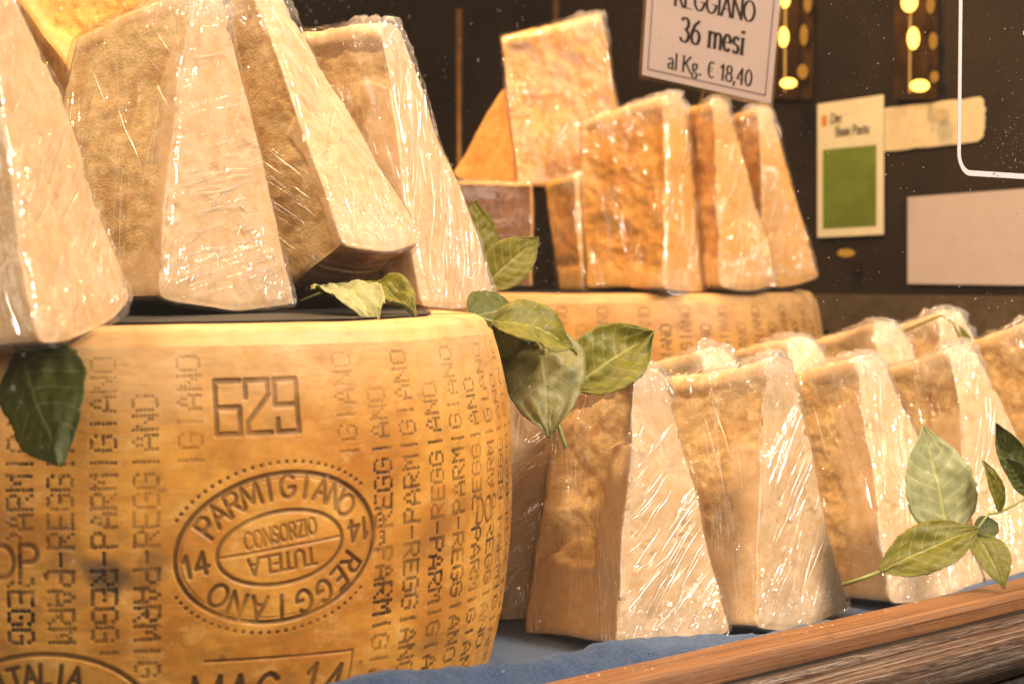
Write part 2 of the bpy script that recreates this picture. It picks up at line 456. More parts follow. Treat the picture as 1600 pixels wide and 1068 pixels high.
STROKES = {
    'A': (.70, [[(0, 0), (.35, 1), (.70, 0)], [(.13, .36), (.57, .36)]]),
    'B': (.58, [[(0, 0), (0, 1), (.28, 1)] + arc(.28, .76, .24, .24, 90, -90) + [(0, .52), (.28, .52)] + arc(.28, .26, .28, .26, 90, -90) + [(0, 0)]]),
    'C': (.68, [arc(.38, .5, .38, .5, 48, 312)]),
    'D': (.66, [[(0, 0), (0, 1), (.3, 1)] + arc(.3, .5, .36, .5, 90, -90) + [(0, 0)]]),
    'E': (.55, [[(.55, 1), (0, 1), (0, 0), (.55, 0)], [(0, .52), (.42, .52)]]),
    'G': (.76, [arc(.38, .5, .38, .5, 48, 330) + [(.74, .44), (.46, .44)]]),
    'I': (.10, [[(.05, 0), (.05, 1)]]),
    'K': (.66, [[(0, 0), (0, 1)], [(.6, 1), (0, .42)], [(.2, .6), (.66, 0)]]),
    'L': (.50, [[(0, 1), (0, 0), (.5, 0)]]),
    'M': (.86, [[(0, 0), (.05, 1), (.43, .15), (.81, 1), (.86, 0)]]),
    'N': (.66, [[(0, 0), (0, 1), (.66, 0), (.66, 1)]]),
    'O': (.80, [arc(.4, .5, .4, .5, 90, 450, 24)]),
    'P': (.58, [[(0, 0), (0, 1), (.32, 1)] + arc(.32, .74, .26, .26, 90, -90) + [(0, .48)]]),
    'R': (.62, [[(0, 0), (0, 1), (.32, 1)] + arc(.32, .74, .26, .26, 90, -90) + [(0, .48)], [(.28, .48), (.62, 0)]]),
    'S': (.55, [arc(.28, .74, .26, .26, 20, 270) + arc(.28, .25, .27, .25, 90, -160)]),
    'T': (.64, [[(0, 1), (.64, 1)], [(.32, 1), (.32, 0)]]),
    'U': (.62, [[(0, 1), (0, .32)] + arc(.31, .32, .31, .32, 180, 360) + [(.62, 1)]]),
    'Z': (.60, [[(0, 1), (.6, 1), (0, 0), (.6, 0)]]),
    '0': (.52, [arc(.26, .5, .26, .5, 90, 450, 22)]),
    '1': (.30, [[(0, .78), (.17, 1), (.17, 0)]]),
    '3': (.50, [arc(.22, .76, .23, .24, 150, -90) + arc(.22, .26, .27, .26, 90, -155)]),
    '4': (.58, [[(.42, 0), (.42, 1), (0, .30), (.58, .30)]]),
    '6': (.52, [[(.46, .97), (.2, .78), (.02, .45)] + arc(.27, .29, .25, .29, 160, 520, 20)]),
    '8': (.52, [arc(.26, .75, .21, .25, -90, 270, 18), arc(.26, .26, .26, .26, 90, 450, 18)]),
    'a': (.46, [arc(.2, .52, .18, .15, 165, 20, 8) + [(.38, .45), (.38, .06), (.46, 0)], arc(.2, .17, .2, .17, 60, 330, 12)]),
    'c': (.40, [arc(.22, .34, .22, .34, 45, 315)]),
    'e': (.44, [[(.02, .36), (.43, .36)] + arc(.22, .34, .21, .34, 5, 318, 16)]),
    'g': (.46, [arc(.2, .45, .18, .2, 90, 450, 16), [(.3, .6), (.46, .64)], [(.1, .28), (.05, .16), (.36, .08)] + arc(.2, -.1, .22, .16, 40, -230, 12)]),
    'h': (.46, [[(.05, 0), (.05, 1)], arc(.24, .42, .19, .25, 180, 0, 8) + [(.43, 0)]]),
    'i': (.14, [[(.07, 0), (.07, .66)], [(.07, .88), (.07, .95)]]),
    'l': (.14, [[(.07, 0), (.07, 1)]]),
    'm': (.80, [[(.05, 0), (.05, .66)], arc(.23, .44, .18, .22, 180, 0, 8) + [(.41, 0)], arc(.59, .44, .18, .22, 180, 0, 8) + [(.77, 0)]]),
    'n': (.46, [[(.05, 0), (.05, .66)], arc(.23, .44, .18, .22, 180, 0, 8) + [(.41, 0)]]),
    'o': (.46, [arc(.23, .33, .22, .33, 90, 450, 18)]),
    'r': (.34, [[(.06, 0), (.06, .66)], arc(.24, .42, .18, .22, 180, 70, 6)]),
    's': (.36, [arc(.18, .50, .16, .16, 25, 270, 9) + arc(.18, .17, .17, .17, 90, -150, 9)]),
    't': (.30, [[(.14, .9), (.14, .1), (.28, .02)], [(0, .64), (.28, .64)]]),
    'u': (.46, [[(.05, .66), (.05, .2)] + arc(.23, .2, .18, .2, 180, 360, 8) + [(.41, .66)], [(.41, .2), (.41, 0)]]),
    ',': (.14, [[(.08, .08), (.04, -.16)]]),
    '.': (.14, [[(.07, 0), (.07, .07)]]),
    u'\u20ac': (.60, [arc(.36, .5, .28, .5, 55, 305), [(0, .6), (.46, .6)], [(0, .42), (.44, .42)]]),
    ' ': (.28, []),
}
BLOCK = {'6': [[(1, 1), (0, 1), (0, 0), (.95, 0), (.95, .50), (0, .50)]],
         '2': [[(0, .68), (0, 1), (.95, 1), (.95, .72), (.05, .20), (.05, 0), (1, 0)]],
         '9': [[(.95, .52), (0, .52), (0, 1), (.95, 1), (1, 0), (.08, 0), (.08, .25)]]}
DOTS = {'A': "00100 01010 01010 10001 11111 10001 10001", 'E': "11111 10000 10000 11110 10000 10000 11111",
        'G': "01110 10001 10000 10111 10001 10001 01110", 'I': "00100 00100 00100 00100 00100 00100 00100",
        'M': "10001 11011 10101 10101 10001 10001 10001", 'N': "10001 11001 11001 10101 10011 10011 10001",
        'O': "01110 10001 10001 10001 10001 10001 01110", 'P': "11110 10001 10001 11110 10000 10000 10000",
        'R': "11110 10001 10001 11110 10100 10010 10001", '-': "00000 00000 00000 01110 00000 00000 00000"}

def text_width(t, gap=.14):
    return sum(STROKES[c][0] + gap for c in t) - gap

def text_mesh(mb, o, ex, ey, ez, t, x, y, h, thick=.15, thin=.055, serif=True, wid=1., center=True):
    """flat printed lettering: a broad-nib pen drawn along each letter's strokes"""
    gap = .16
    if center: x -= text_width(t, gap) * h * wid / 2
    k = 0
    for ch in t:
        w_, st = STROKES[ch]
        for s in st:
            q = [np.array((x + a * h * wid, y + b * h)) for a, b in s]
            for i in range(len(q) - 1):
                d = q[i + 1] - q[i]
                l = np.linalg.norm(d)
                if l < 1e-9: continue
                d = d / l
                wd = (thin + (thick - thin) * abs(d[1])) * h / 2
                e = min(wd, .02 * h) if thin < thick else wd * .6
                a, b = q[i] - d * e, q[i + 1] + d * e
                nn = np.array((-d[1], d[0])) * wd
                z = .00012 + (k % 7) * .000012
                k += 1
                mb.add([o + ex * p[0] + ey * p[1] + ez * z for p in (a + nn, a - nn, b - nn, b + nn)], [(0, 1, 2, 3)])
            if serif and len(s) < 6:
                for e_, f_ in ((q[0], q[1]), (q[-1], q[-2])):
                    d = e_ - f_
                    if abs(d[1]) > .6 * np.linalg.norm(d):
                        hw, hh = .13 * h * wid, thin * h * .6
                        z = .00012 + (k % 7) * .000012
                        k += 1
                        mb.add([o + ex * (e_[0] + sx * hw) + ey * (e_[1] + sy * hh) + ez * z for sx, sy in ((-1, -1), (1, -1), (1, 1), (-1, 1))], [(0, 1, 2, 3)])
        x += (w_ + gap) * h * wid

# ------------------------------------------------------------------ cheese wheels
class Stamp:
    """presses marks into a (height, arc) grid: dep = depth in metres, ink = how dark the mark is"""
    def __init__(s, S, Z):
        s.S, s.Z = S, Z
        s.dep = np.zeros((len(Z), len(S))); s.ink = np.zeros_like(s.dep)
    def win(s, s0, s1, z0, z1):
        return (slice(*np.searchsorted(s.Z, (z0, z1))), slice(*np.searchsorted(s.S, (s0, s1))))
    def put(s, w_, m, dep, ink):
        s.dep[w_] = np.maximum(s.dep[w_], m * dep); s.ink[w_] = np.maximum(s.ink[w_], m * ink)
    def dot(s, x, z, r, dep=.0008, ink=.9):
        w_ = s.win(x - 2 * r, x + 2 * r, z - 2 * r, z + 2 * r)
        d = np.hypot(s.S[w_[1]][None] - x, s.Z[w_[0]][:, None] - z)
        s.put(w_, sstep(1.3, .75, d / r), dep, ink)
    def line(s, pts, wd, dep=.0010, ink=.75):
        for (x0, z0), (x1, z1) in zip(pts[:-1], pts[1:]):
            m = wd * 1.6
            w_ = s.win(min(x0, x1) - m, max(x0, x1) + m, min(z0, z1) - m, max(z0, z1) + m)
            X, Y = np.meshgrid(s.S[w_[1]], s.Z[w_[0]])
            dx, dz = x1 - x0, z1 - z0
            t = np.clip(((X - x0) * dx + (Y - z0) * dz) / (dx * dx + dz * dz + 1e-15), 0, 1)
            d = np.hypot(X - x0 - t * dx, Y - z0 - t * dz)
            s.put(w_, sstep(.75, .25, d / wd), dep, ink)
    def glyphs(s, t, x, z, h, ang=0., wd=.0017, wid=1., ink=.7, font=None, dep=.001, gap=.2):
        tw = sum(((1. if font else STROKES[c][0]) + gap) for c in t) - gap
        px = -tw * wid / 2
        ca, sa = math.cos(ang), math.sin(ang)
        for c in t:
            for st in (font[c] if font else STROKES[c][1]):
                q = [((px + a * wid) * h, (b - .5) * h) for a, b in st]
                s.line([(x + a * ca - b * sa, z + a * sa + b * ca) for a, b in q], wd, dep, ink)
            px += ((1. if font else STROKES[c][0]) + gap) * wid

def dot_word(st, word, x, z0, up, pitch=.0088, ph=.00180, pw=.00155, r=.00088, ink=1., keep=None, seed=0, avoid=None):
    """word punched in pin holes, climbing (up) or descending from the middle of the rind"""
    rr = random.Random(seed)
    for i, c in enumerate(word):
        if keep and i not in keep: continue
        for row, bits in enumerate(DOTS[c].split()):
            for k, b in enumerate(bits):
                if b == '0': continue
                a, d = k * pw, (3 - row) * ph              # along the line, across it (cap up = +)
                if up: xx, zz = x - d, z0 + i * pitch + a
                else:  xx, zz = x + d, z0 - i * pitch - a
                if avoid and any(((xx - ax_) / aw_) ** 2 + ((zz - az_) / ah_) ** 2 < 1 for ax_, az_, aw_, ah_ in avoid): continue
                f = 1. - .42 * float(sstep(.125, .19, zz))  # the pins bite less towards the rim
                if rr.random() < .03: f *= .4
                f *= .80 + .30 * math.sin(xx * 71 + 1.3) * math.sin(zz * 93 + xx * 40)
                st.dot(xx + rr.gauss(0, .00011), zz + rr.gauss(0, .00011), r * (.9 + .2 * rr.random()) * (1.16 - .22 * float(sstep(.08, .16, zz))), .0005 * f, ink * f * (.8 + .2 * rr.random()))

def wheel(name, C, R, drop, H, z0, tdense, ds, dz, stamps, m, phase, label, group, seed):
    t0, t1 = tdense
    fine = np.arange(R_(t0), R_(t1), ds / R)
    rest = np.linspace(R_(t1), R_(t0) + 2 * math.pi, 110)[:-1]
    T = np.concatenate([fine, rest])
    nf = len(fine)
    rim = R - drop
    cr = .009
    rad = lambda z: R - drop * (np.abs((z - .1) / .1)) ** 2.2
    prof = [(r, z0, 0) for r in (.01, .06, .12, .17, rim - cr - .006)]
    for a in np.linspace(0, 90, 7)[:-1]:
        prof.append((rim - cr + cr * math.sin(R_(a)), z0 + cr - cr * math.cos(R_(a)), 0))
    zs = np.arange(z0 + cr + .0005, H - cr, dz)
    prof += [(float(rad(z)), z, 1) for z in zs]
    for a in np.linspace(90, 0, 7)[1:]:
        prof.append((rim - cr + cr * math.sin(R_(a)), H - cr + cr * math.cos(R_(a)), 0))
    prof += [(r, H, 0) for r in (rim - cr - .006, .17, .12, .06, .01)]
    pr = np.array(prof)
    st = Stamp(fine * R, zs)
    stamps(st)
    nr, nt = len(pr), len(T)
    rr = np.repeat(pr[:, 0:1], nt, 1)
    zz = np.repeat(pr[:, 1:2], nt, 1)
    i0 = int(np.argmax(pr[:, 2] > 0)); i1 = i0 + len(zs)
    ink = np.zeros((nr, nt)); dep = np.zeros((nr, nt))
    gs, gz = np.meshgrid(fine * R, zs)
    wn_ = fbm(np.stack([gs * 38, gz * 38, 0 * gs + seed], -1).reshape(-1, 3), 3).reshape(gs.shape)
    ink[i0:i1, :nf] = st.ink * np.clip(1.02 + .7 * wn_, .5, 1.); dep[i0:i1, :nf] = st.dep * .72 * np.clip(.95 + .5 * wn_, .5, 1.1)
    S = np.repeat((T * R)[None], nr, 0)
    q = np.stack([rr * np.sin(T)[None], rr * np.cos(T)[None], zz], -1).reshape(-1, 3)
    big = fbm(q * 11 + seed, 3).reshape(nr, nt)
    mid = fbm(q * np.array([55, 55, 70]) + seed, 3).reshape(nr, nt)
    side = sstep(.15, .2, rr)
    rr = rr + (big * .0016 + mid * .00035 - dep) * side
    A = T[None] + phase
    v = np.stack([C[0] + rr * np.sin(A), C[1] - rr * np.cos(A), zz + .0006 * big], -1).reshape(-1, 3)
    idx = np.arange(nr * nt).reshape(nr, nt)
    nx = np.roll(idx, -1, 1)
    f = np.stack([idx[:-1], nx[:-1], nx[1:], idx[1:]], -1).reshape(-1, 4)
    capb = idx[0][::-1]; capt = idx[-1]
    vb = np.array([[C[0], C[1], z0], [C[0], C[1], H]])
    v = np.concatenate([v, vb])
    nb = nr * nt
    f3 = np.concatenate([np.stack([np.full(nt, nb), capb, np.roll(capb, -1)], -1), np.stack([np.full(nt, nb + 1), capt, np.roll(capt, -1)], -1)])
    base = np.array([C[0], C[1], z0])
    me = mesh_np(name, v - base, [f, f3])
    th = np.degrees(T)[None] * np.ones((nr, 1))
    wear = sstep(56, 70, th) * sstep(.145, .115, zz) * sstep(.03, .06, zz) * (.25 + .9 * np.clip(mid + .3, 0, 1)) * .75
    for (a, z, ra, rz, k) in ((-1.4, .0886, 3.6, .010, .95), (-5.5, .093, 4.0, .006, .5), (3.6, .090, 2.0, .012, .55), (30.9, .034, .6, .0018, .9), (12, .046, .5, .002, .6), (5.0, .126, .7, .0016, .5)):
        d = np.hypot((th - a) / ra, (zz - z) / rz) + .55 * mid
        wear = np.maximum(wear, k * sstep(1.1, .35, d))
    smear = fbm(q * np.array([9, 9, 22]) + seed + 7, 4).reshape(nr, nt)
    wear = np.maximum(wear, .42 * sstep(.22, .75, smear) * sstep(.17, .12, zz))
    pale = sstep(.135, .198, zz + .018 * big) * (.75 + .3 * mid)
    z2 = lambda a: np.concatenate([a.reshape(-1), [0, 0]])
    attr(me, 'ink', z2(ink)); attr(me, 'wear', z2(np.clip(wear * side, 0, 1))); attr(me, 'pale', z2(np.clip(pale, 0, 1)))
    attr(me, 'rest', np.concatenate([np.stack([S * rr / R, zz, rr], -1).reshape(-1, 3) + seed, [[0, 0, 0], [0, 0, 0]]]))
    o = obj('rind', me, m)
    t = thing(name, base, label, 'cheese', group)
    o.parent = t
    return t

WR = .2295
def deg(a): return R_(a) * WR

def front_stamps(st):
    cols = [-20.6, -15.8, -11.0, -6.44, -1.62, 3.15]
    right = [34.0, 38.9, 44.0, 49.1, 54.2, 59.3, 64.4, 69.5, 74.6, 79.7]
    AV = [(deg(-8.6), .013, .056, .043), (deg(58.2), .0975, .021, .0095), (deg(-12.6), .0945, .022, .0095)]
    for k, a in enumerate(cols + right):
        par = (k % 2 == 0) if a < 20 else (k % 2 == 1)
        up, dn = ('PARMIGIANO', 'REGGIANO') if par else ('REGGIANO', 'PARMIGIANO')
        x = deg(a)
        dot_word(st, up, x, .1005, True, seed=k, avoid=AV)
        dot_word(st, dn, x, .0895, False, seed=k + 50, avoid=AV)
        for j in range(4): st.dot(x, .0925 + j * .00165, .0009)
    for a in (8.35, 28.9):
        dot_word(st, 'PARMIGIANO', deg(a), .1005, True, keep=(4, 5, 6, 7, 8, 9), seed=int(a), ink=.62)
    # dairy number
    st.glyphs('629', deg(16.75), .1622, .0245, 0., .0024, .50, .62, BLOCK, .0014, .22)
    # oval consortium seal
    cx, cz, a, b, tilt = deg(19.3), .0955, .0520, .0350, R_(5)
    ct, sn = math.cos(tilt), math.sin(tilt)
    def E(k, ph, dx=0.):
        x, z = (a * k + dx) * math.cos(ph), (b * k + dx) * math.sin(ph)
        return (cx + x * ct - z * sn, cz + x * sn + z * ct)
    full = np.linspace(0, 2 * math.pi, 90)
    st.line([E(1., p) for p in full], .0022, .0014, .78)
    st.line([E(1., p, -.0022) for p in full], .0008, .0006, .25)
    inn = lambda p: (cx + .0325 * math.cos(p) * ct - .0172 * math.sin(p) * sn, cz + .0325 * math.cos(p) * sn + .0172 * math.sin(p) * ct)
    st.line([inn(p) for p in full], .0019, .0012, .66)
    st.line([inn(math.pi), inn(0)], .0013, .0009, .5)
    for p in np.arange(0, 360, 4.4):
        if 18 < p < 34 or 318 < p < 342 or 152 < p < 200: continue
        st.dot(*E(1., R_(p), .0052), .0009, .0008, .8)
    def around(word, p0, p1, k=.815, h=.0106, ink=.55):
        for c, p in zip(word, np.linspace(p0, p1, len(word))):
            x, z = E(k, R_(p)); x2, z2 = E(k, R_(p - 1))
            st.glyphs(c, x, z, h, math.atan2(z2 - z, x2 - x), .0020, .95, ink, None, .0012)
    around('PARMIGIANO', 148, 30)
    around('REGGIANO', -30, -142, ink=.8)
    st.glyphs('14', *E(.82, R_(183)), .0098, tilt + .12, .0021, 1.05, .8)
    st.glyphs('14', *E(.82, R_(2)), .0098, tilt + math.pi, .0021, 1.05, .7)
    st.glyphs('CONSORZIO', cx - .0008, cz + .0066, .0078, tilt + .05, .0014, .66, .5)
    st.glyphs('TUTELA', cx, cz - .0070, .0078, tilt + math.pi, .0015, .95, .6)
    # month plate
    t2 = R_(-2.6)
    bx = lambda u, vv: (deg(9.9) + u * math.cos(t2) - vv * math.sin(t2), .0443 + u * math.sin(t2) + vv * math.cos(t2))
    st.line([bx(0, 0), bx(.079, 0), bx(.078, -.034)], .0013, .0008, .5)
    st.glyphs('MAG', *bx(.017, -.0185), .021, t2, .0026, .78, .85)
    st.glyphs('14', *bx(.064, -.0165), .021, t2 - .12, .0026, .95, .8)
    # second oval, only its top in view
    cx2, cz2 = deg(-8.6), .013
    st.line([(cx2 + .052 * math.cos(p), cz2 + .0385 * math.sin(p)) for p in np.linspace(0, math.pi, 40)], .0021, .0013, .7)
    for c, p in zip('ITALIA', np.linspace(118, 70, 6)):
        st.glyphs(c, cx2 + .042 * math.cos(R_(p)), cz2 + .0285 * math.sin(R_(p)), .0095, R_(p - 90) * .7, .0022, .9, .8)
    # protected origin letters
    st.glyphs('DOP', deg(58.2), .0975, .0135, R_(-2), .0018, .92, .75)
    st.glyphs('DOP.', deg(-12.6), .0945, .0150, 0, .0022, .9, .62)

def rear_stamps(st):
    for k, a in enumerate(np.arange(-58, 80, 5.4)):
        par = k % 2 == 0
        up, dn = ('PARMIGIANO', 'REGGIANO') if par else ('REGGIANO', 'PARMIGIANO')
        dot_word(st, up, deg(a), .1005, True, r=.0012, seed=100 + k, ink=1.)
        dot_word(st, dn, deg(a), .0895, False, r=.0012, seed=200 + k, ink=1.)

FC = (-.229, 1.036)
wheel('round_cheese', FC, WR, .0130, .200, -.005, (-26, 88), .00042, .00042, front_stamps, M['wheel'], math.atan2(.229, 1.036),
      'big golden cheese wheel stamped 629 with a dotted rind and oval seal', 'whole cheese wheels', 3.)
wheel('round_cheese', (.118, 2.0), WR, .0130, .200, -.005, (-75, 85), .0008, .0008, rear_stamps, M['wheel2'], math.atan2(-.118, 2.0),
      'orange cheese wheel with dotted lettering standing behind the leaf sprig under the aged wedges', 'whole cheese wheels', 9.)

# dark discs on the wheels, put there in place of the shade under the wedges
def board(C, r, label):  # thin dark disc standing in for shade, no real board
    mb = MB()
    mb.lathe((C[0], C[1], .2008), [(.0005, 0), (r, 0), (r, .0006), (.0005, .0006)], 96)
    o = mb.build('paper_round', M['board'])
    return tag(o, label, 'paper', 'black paper rounds on the wheels')  # filed under paper, but stands in for shade
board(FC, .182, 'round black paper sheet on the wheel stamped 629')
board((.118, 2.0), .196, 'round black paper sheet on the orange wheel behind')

# ------------------------------------------------------------------ cheese wedges
def wedge(key, label, group, vb=.27, ub=.72, vt=.72, rec=.006, streak=35, hi=1., paste='paste', seed=1, sag=.006, film=True, crum=1., tw=.25, frough=0., rg=1., rindm='rind', fans=None, hang=((.35, .45, 86, .2, 14),)):
    Af, Lf, Rf, Ab, Lb, Rb = [np.array(p) for p in WEDGES[key]]
    org = (Lf + Rf + Lb + Rb) / 4
    t = thing('cheese_wedge', org, label, 'cheese', group)
    W = np.linalg.norm(Rf - Lf); H = np.linalg.norm(Af - (Lf + Rf) / 2); L = np.linalg.norm(Af - Ab)
    slant = math.hypot(W / 2 * (1 - tw), H)
    off = RNG.rand(3) * 9 + seed

    def loft(step, K):
        ns, nb, ntp = int(slant / step), int(W / step), max(4, int(W * tw / step))
        a = np.linspace(0, 1, ns, endpoint=False); b = np.linspace(0, 1, nb, endpoint=False)
        left = np.stack([-(tw + a * (1 - tw)) * W / 2, H * (1 - a)], -1)
        c_ = np.linspace(0, 1, ntp, endpoint=False)
        tpp = np.stack([W * tw * (.5 - c_), H + .004 * np.sin(math.pi * c_)], -1)
        bse = np.stack([-W / 2 + b * W, -sag * 4 * b * (1 - b)], -1)
        rgt = np.stack([W / 2 * (1 - a * (1 - tw)), H * a], -1)
        o2 = np.concatenate([left, bse, rgt, tpp])
        tg = np.concatenate([np.zeros(ns), np.ones(nb), np.full(ns, 2), np.full(ntp, 3)]).astype(int)
        ker = np.exp(-.5 * (np.arange(-9, 10) * step / .0030) ** 2); ker /= ker.sum()
        o2 = sum(k * np.roll(o2, s_, 0) for k, s_ in zip(ker, range(-9, 10)))
        M_ = max(6, int(L / step))
        re = .0022 / L; sr = .0022 / (H * .35)
        rings = []
        for k in np.linspace(.04, 1 - sr * 1.3, K): rings.append((0., k, 0))
        for an in (35, 65): rings.append((re * (1 - math.sin(R_(an))) * 1., 1 - sr * (1 - math.sin(R_(an))), 0))
        rings = [(re * 0 + u, k, 0) for u, k, _ in rings]
        for u in np.linspace(re, 1 - re, M_): rings.append((u, 1., 1))
        for an in (65, 35): rings.append((1 - re * (1 - math.sin(R_(an))), 1 - sr * (1 - math.sin(R_(an))), 2))
        for k in np.linspace(1 - sr * 1.3, .04, K): rings.append((1., k, 2))
        ct = np.array([0, H * .36])
        n = len(o2)
        U = np.repeat(np.array([r[0] for r in rings])[:, None], n, 1)
        Kk = np.array([r[1] for r in rings])[:, None, None]
        part = np.repeat(np.array([r[2] for r in rings])[:, None], n, 1)
        XY = ct + (o2[None] - ct) * Kk
        TG = np.repeat(tg[None], len(rings), 0)
        u3 = U[..., None]
        Lc = Lb + (Lf - Lb) * u3; Rc = Rb + (Rf - Rb) * u3; Ac = Ab + (Af - Ab) * u3
        mid = (Lc + Rc) / 2
        p = mid + (Rc - Lc) * (XY[..., 0:1] / W) + (Ac - mid) * (XY[..., 1:2] / H)
        idx = np.arange(p.shape[0] * n).reshape(-1, n)
        nx = np.roll(idx, -1, 1)
        f = np.stack([idx[:-1], nx[:-1], nx[1:], idx[1:]], -1).reshape(-1, 4)
        f3a = np.stack([np.full(n, idx.size), nx[0], idx[0]], -1)
        f3b = np.stack([np.full(n, idx.size + 1), idx[-1], nx[-1]], -1)
        P = p.reshape(-1, 3)
        P = np.concatenate([P, [p[0].mean(0), p[-1].mean(0)]])
        ex = lambda A, c0, c1: np.concatenate([A.reshape(-1), [c0, c1]])
        U, V, X, TG, part = ex(U, 0, 1), ex(XY[..., 1] / H, .36, .36), ex(XY[..., 0] / W, 0, 0), ex(TG, 3, 3), ex(part, 0, 2)
        f3 = np.concatenate([f3a, f3b])
        nr = vnormals(P, [f, f3])
        cen = P.mean(0)
        if ((P - cen) * nr).sum(1).mean() < 0:
            f, f3, nr = f[:, ::-1], f3[:, ::-1], -nr
        return P, f, f3, nr, U, V, X, TG, part

    def wobble(P):
        q = P * 13 + off
        return np.stack([fbm(q + 31.7 * k, 2) for k in range(3)], -1) * .0026

    step = .0021 / hi
    P, f, f3, nr, U, V, X, TG, part = loft(step, int(20 * hi))
    q = P + off
    lo, mi, hi_n = fbm(q * 22, 3), fbm(q * 60, 3), fbm(q * 190, 3)
    tr3 = fbm(q * np.array([26, 26, 44]) + 3, 3) * 3.2
    ter = (np.floor(tr3) + sstep(.35, .65, tr3 - np.floor(tr3))) / 3.2
    side0 = (part == 1) & (TG == 0); side2 = (part == 1) & (TG == 2)
    front = part == 2; back = part == 0
    proud = sstep(vb + .035, vb - .02, V + .07 * lo)
    proud = np.maximum(proud, sstep(ub - .03, ub + .03, U + .09 * lo + .03 * mi) * sstep(vt + .02, vt - .015, V + .05 * lo))
    proud = np.maximum(proud, sstep(.93, .97, V + .02 * lo) * .8)
    edge = sstep(0, .08, U) * sstep(1., .93, U) * sstep(1., .93, V)
    rgh = np.where(front, frough * (.6 + .6 * mi), 0.) + np.where(side0, 1 - proud, np.where(side2, .8 * (1 - proud), np.where(back, .7, 0.)))
    d = np.where(side0 | side2, -rec * (1 - proud) * edge * (.75 + .8 * lo) + rg * (1 - proud) * edge * (.0034 * ter + .0008 * mi + .0011 * hi_n) + .0005 * mi, 0.)
    chip = sstep(.42, .62, mi) * .0013
    d = np.where(front, .0007 * lo + .00035 * hi_n - chip + sstep(.5, .7, -mi) * .0012, d)
    d = np.where(back, .0012 * mi + .0006 * hi_n, d)
    base_ = (part == 1) & (TG == 1)
    d = np.where(base_, .0005 * lo, d)
    top = sstep(.90, 1., V) * .0028 * np.abs(mi)
    v = P + wobble(P) + nr * d[:, None]
    v[:, 2] -= top
    # split the rind (the curved base) from the paste
    isr = base_[f].all(1)
    def sub(fs, name, m):
        used = np.unique(np.concatenate([a.ravel() for a in fs]))
        mp = np.full(len(v), -1); mp[used] = np.arange(len(used))
        me = mesh_np(name, v[used] - org, [mp[a] for a in fs])
        attr(me, 'rest', q[used]); attr(me, 'rough', np.clip(rgh[used] * .9 + .12 * sstep(.2, .6, lo[used]), 0, 1))
        return obj(name, me, m, t)
    sub([f[~isr], f3], 'paste', M[paste])
    sub([f[isr]], 'rind', M[rindm])
    if film:
        P, f, f3, nr, U, V, X, TG, part = loft(.0032 / hi, int(16 * hi))
        q = P + off
        ang = R_(streak)
        fx, fy = X * W, V * H
        front = part == 2
        # creases fan out from the lower corner of the cut face and hang down the broken face
        fan = np.arctan2(fy + .05, fx + W * 1.1) * .16
        along = np.where(front, fx * math.cos(ang) + fy * math.sin(ang), fy)
        across = np.where(front, -fx * math.sin(ang) + fy * math.cos(ang) + 0 * fan, U * L + .18 * fy)
        stv = np.stack([along, across, q[:, 0] * .03], -1)
        lo = fbm(q * 16, 2); lo2 = fbm(np.stack([along * 12, across * 30, 0 * along], -1) + off, 2); mi = fbm(q * 75, 3)
        rdg = (1 - np.abs(fbm(np.stack([along * 14, across * 120, q[:, 0]], -1) + off, 2))) ** 3
        cr = crum * np.clip(sstep(.80, .97, V) * sstep(.45, .85, U) + .75 * front * sstep(.26, .02, V + .10 * lo) * sstep(-.5, .4, lo) + .5 * sstep(.45, .75, lo), 0, 1)
        broad = (1 - np.abs(fbm(np.stack([along * 5, across * 26, q[:, 0]], -1) + off + 4, 2))) ** 4
        d = .0013 + .0017 * broad + .0007 * rdg + cr * (.0034 + .004 * (V > .8)) * np.abs(mi)
        v = P + wobble(P) + nr * d[:, None]
        me = mesh_np('plastic_wrap', v - org, [f, f3])
        attr(me, 'rest', q); attr(me, 'streak', stv + seed); attr(me, 'crumple', cr); attr(me, 'tight', np.clip(sstep(-.05, .35, lo2) * (.35 + .65 * sstep(-.3, .3, lo)), 0, 1))
        wrap = obj('plastic_wrap', me, M['film'], t)
        creases(wrap, (Af, Lf, Rf, Ab, Lb, Rb), wobble, org, W, H, L, streak, fans or [(.5, .35, streak, .5, 26)], hang, seed, crum, tw)
    return t

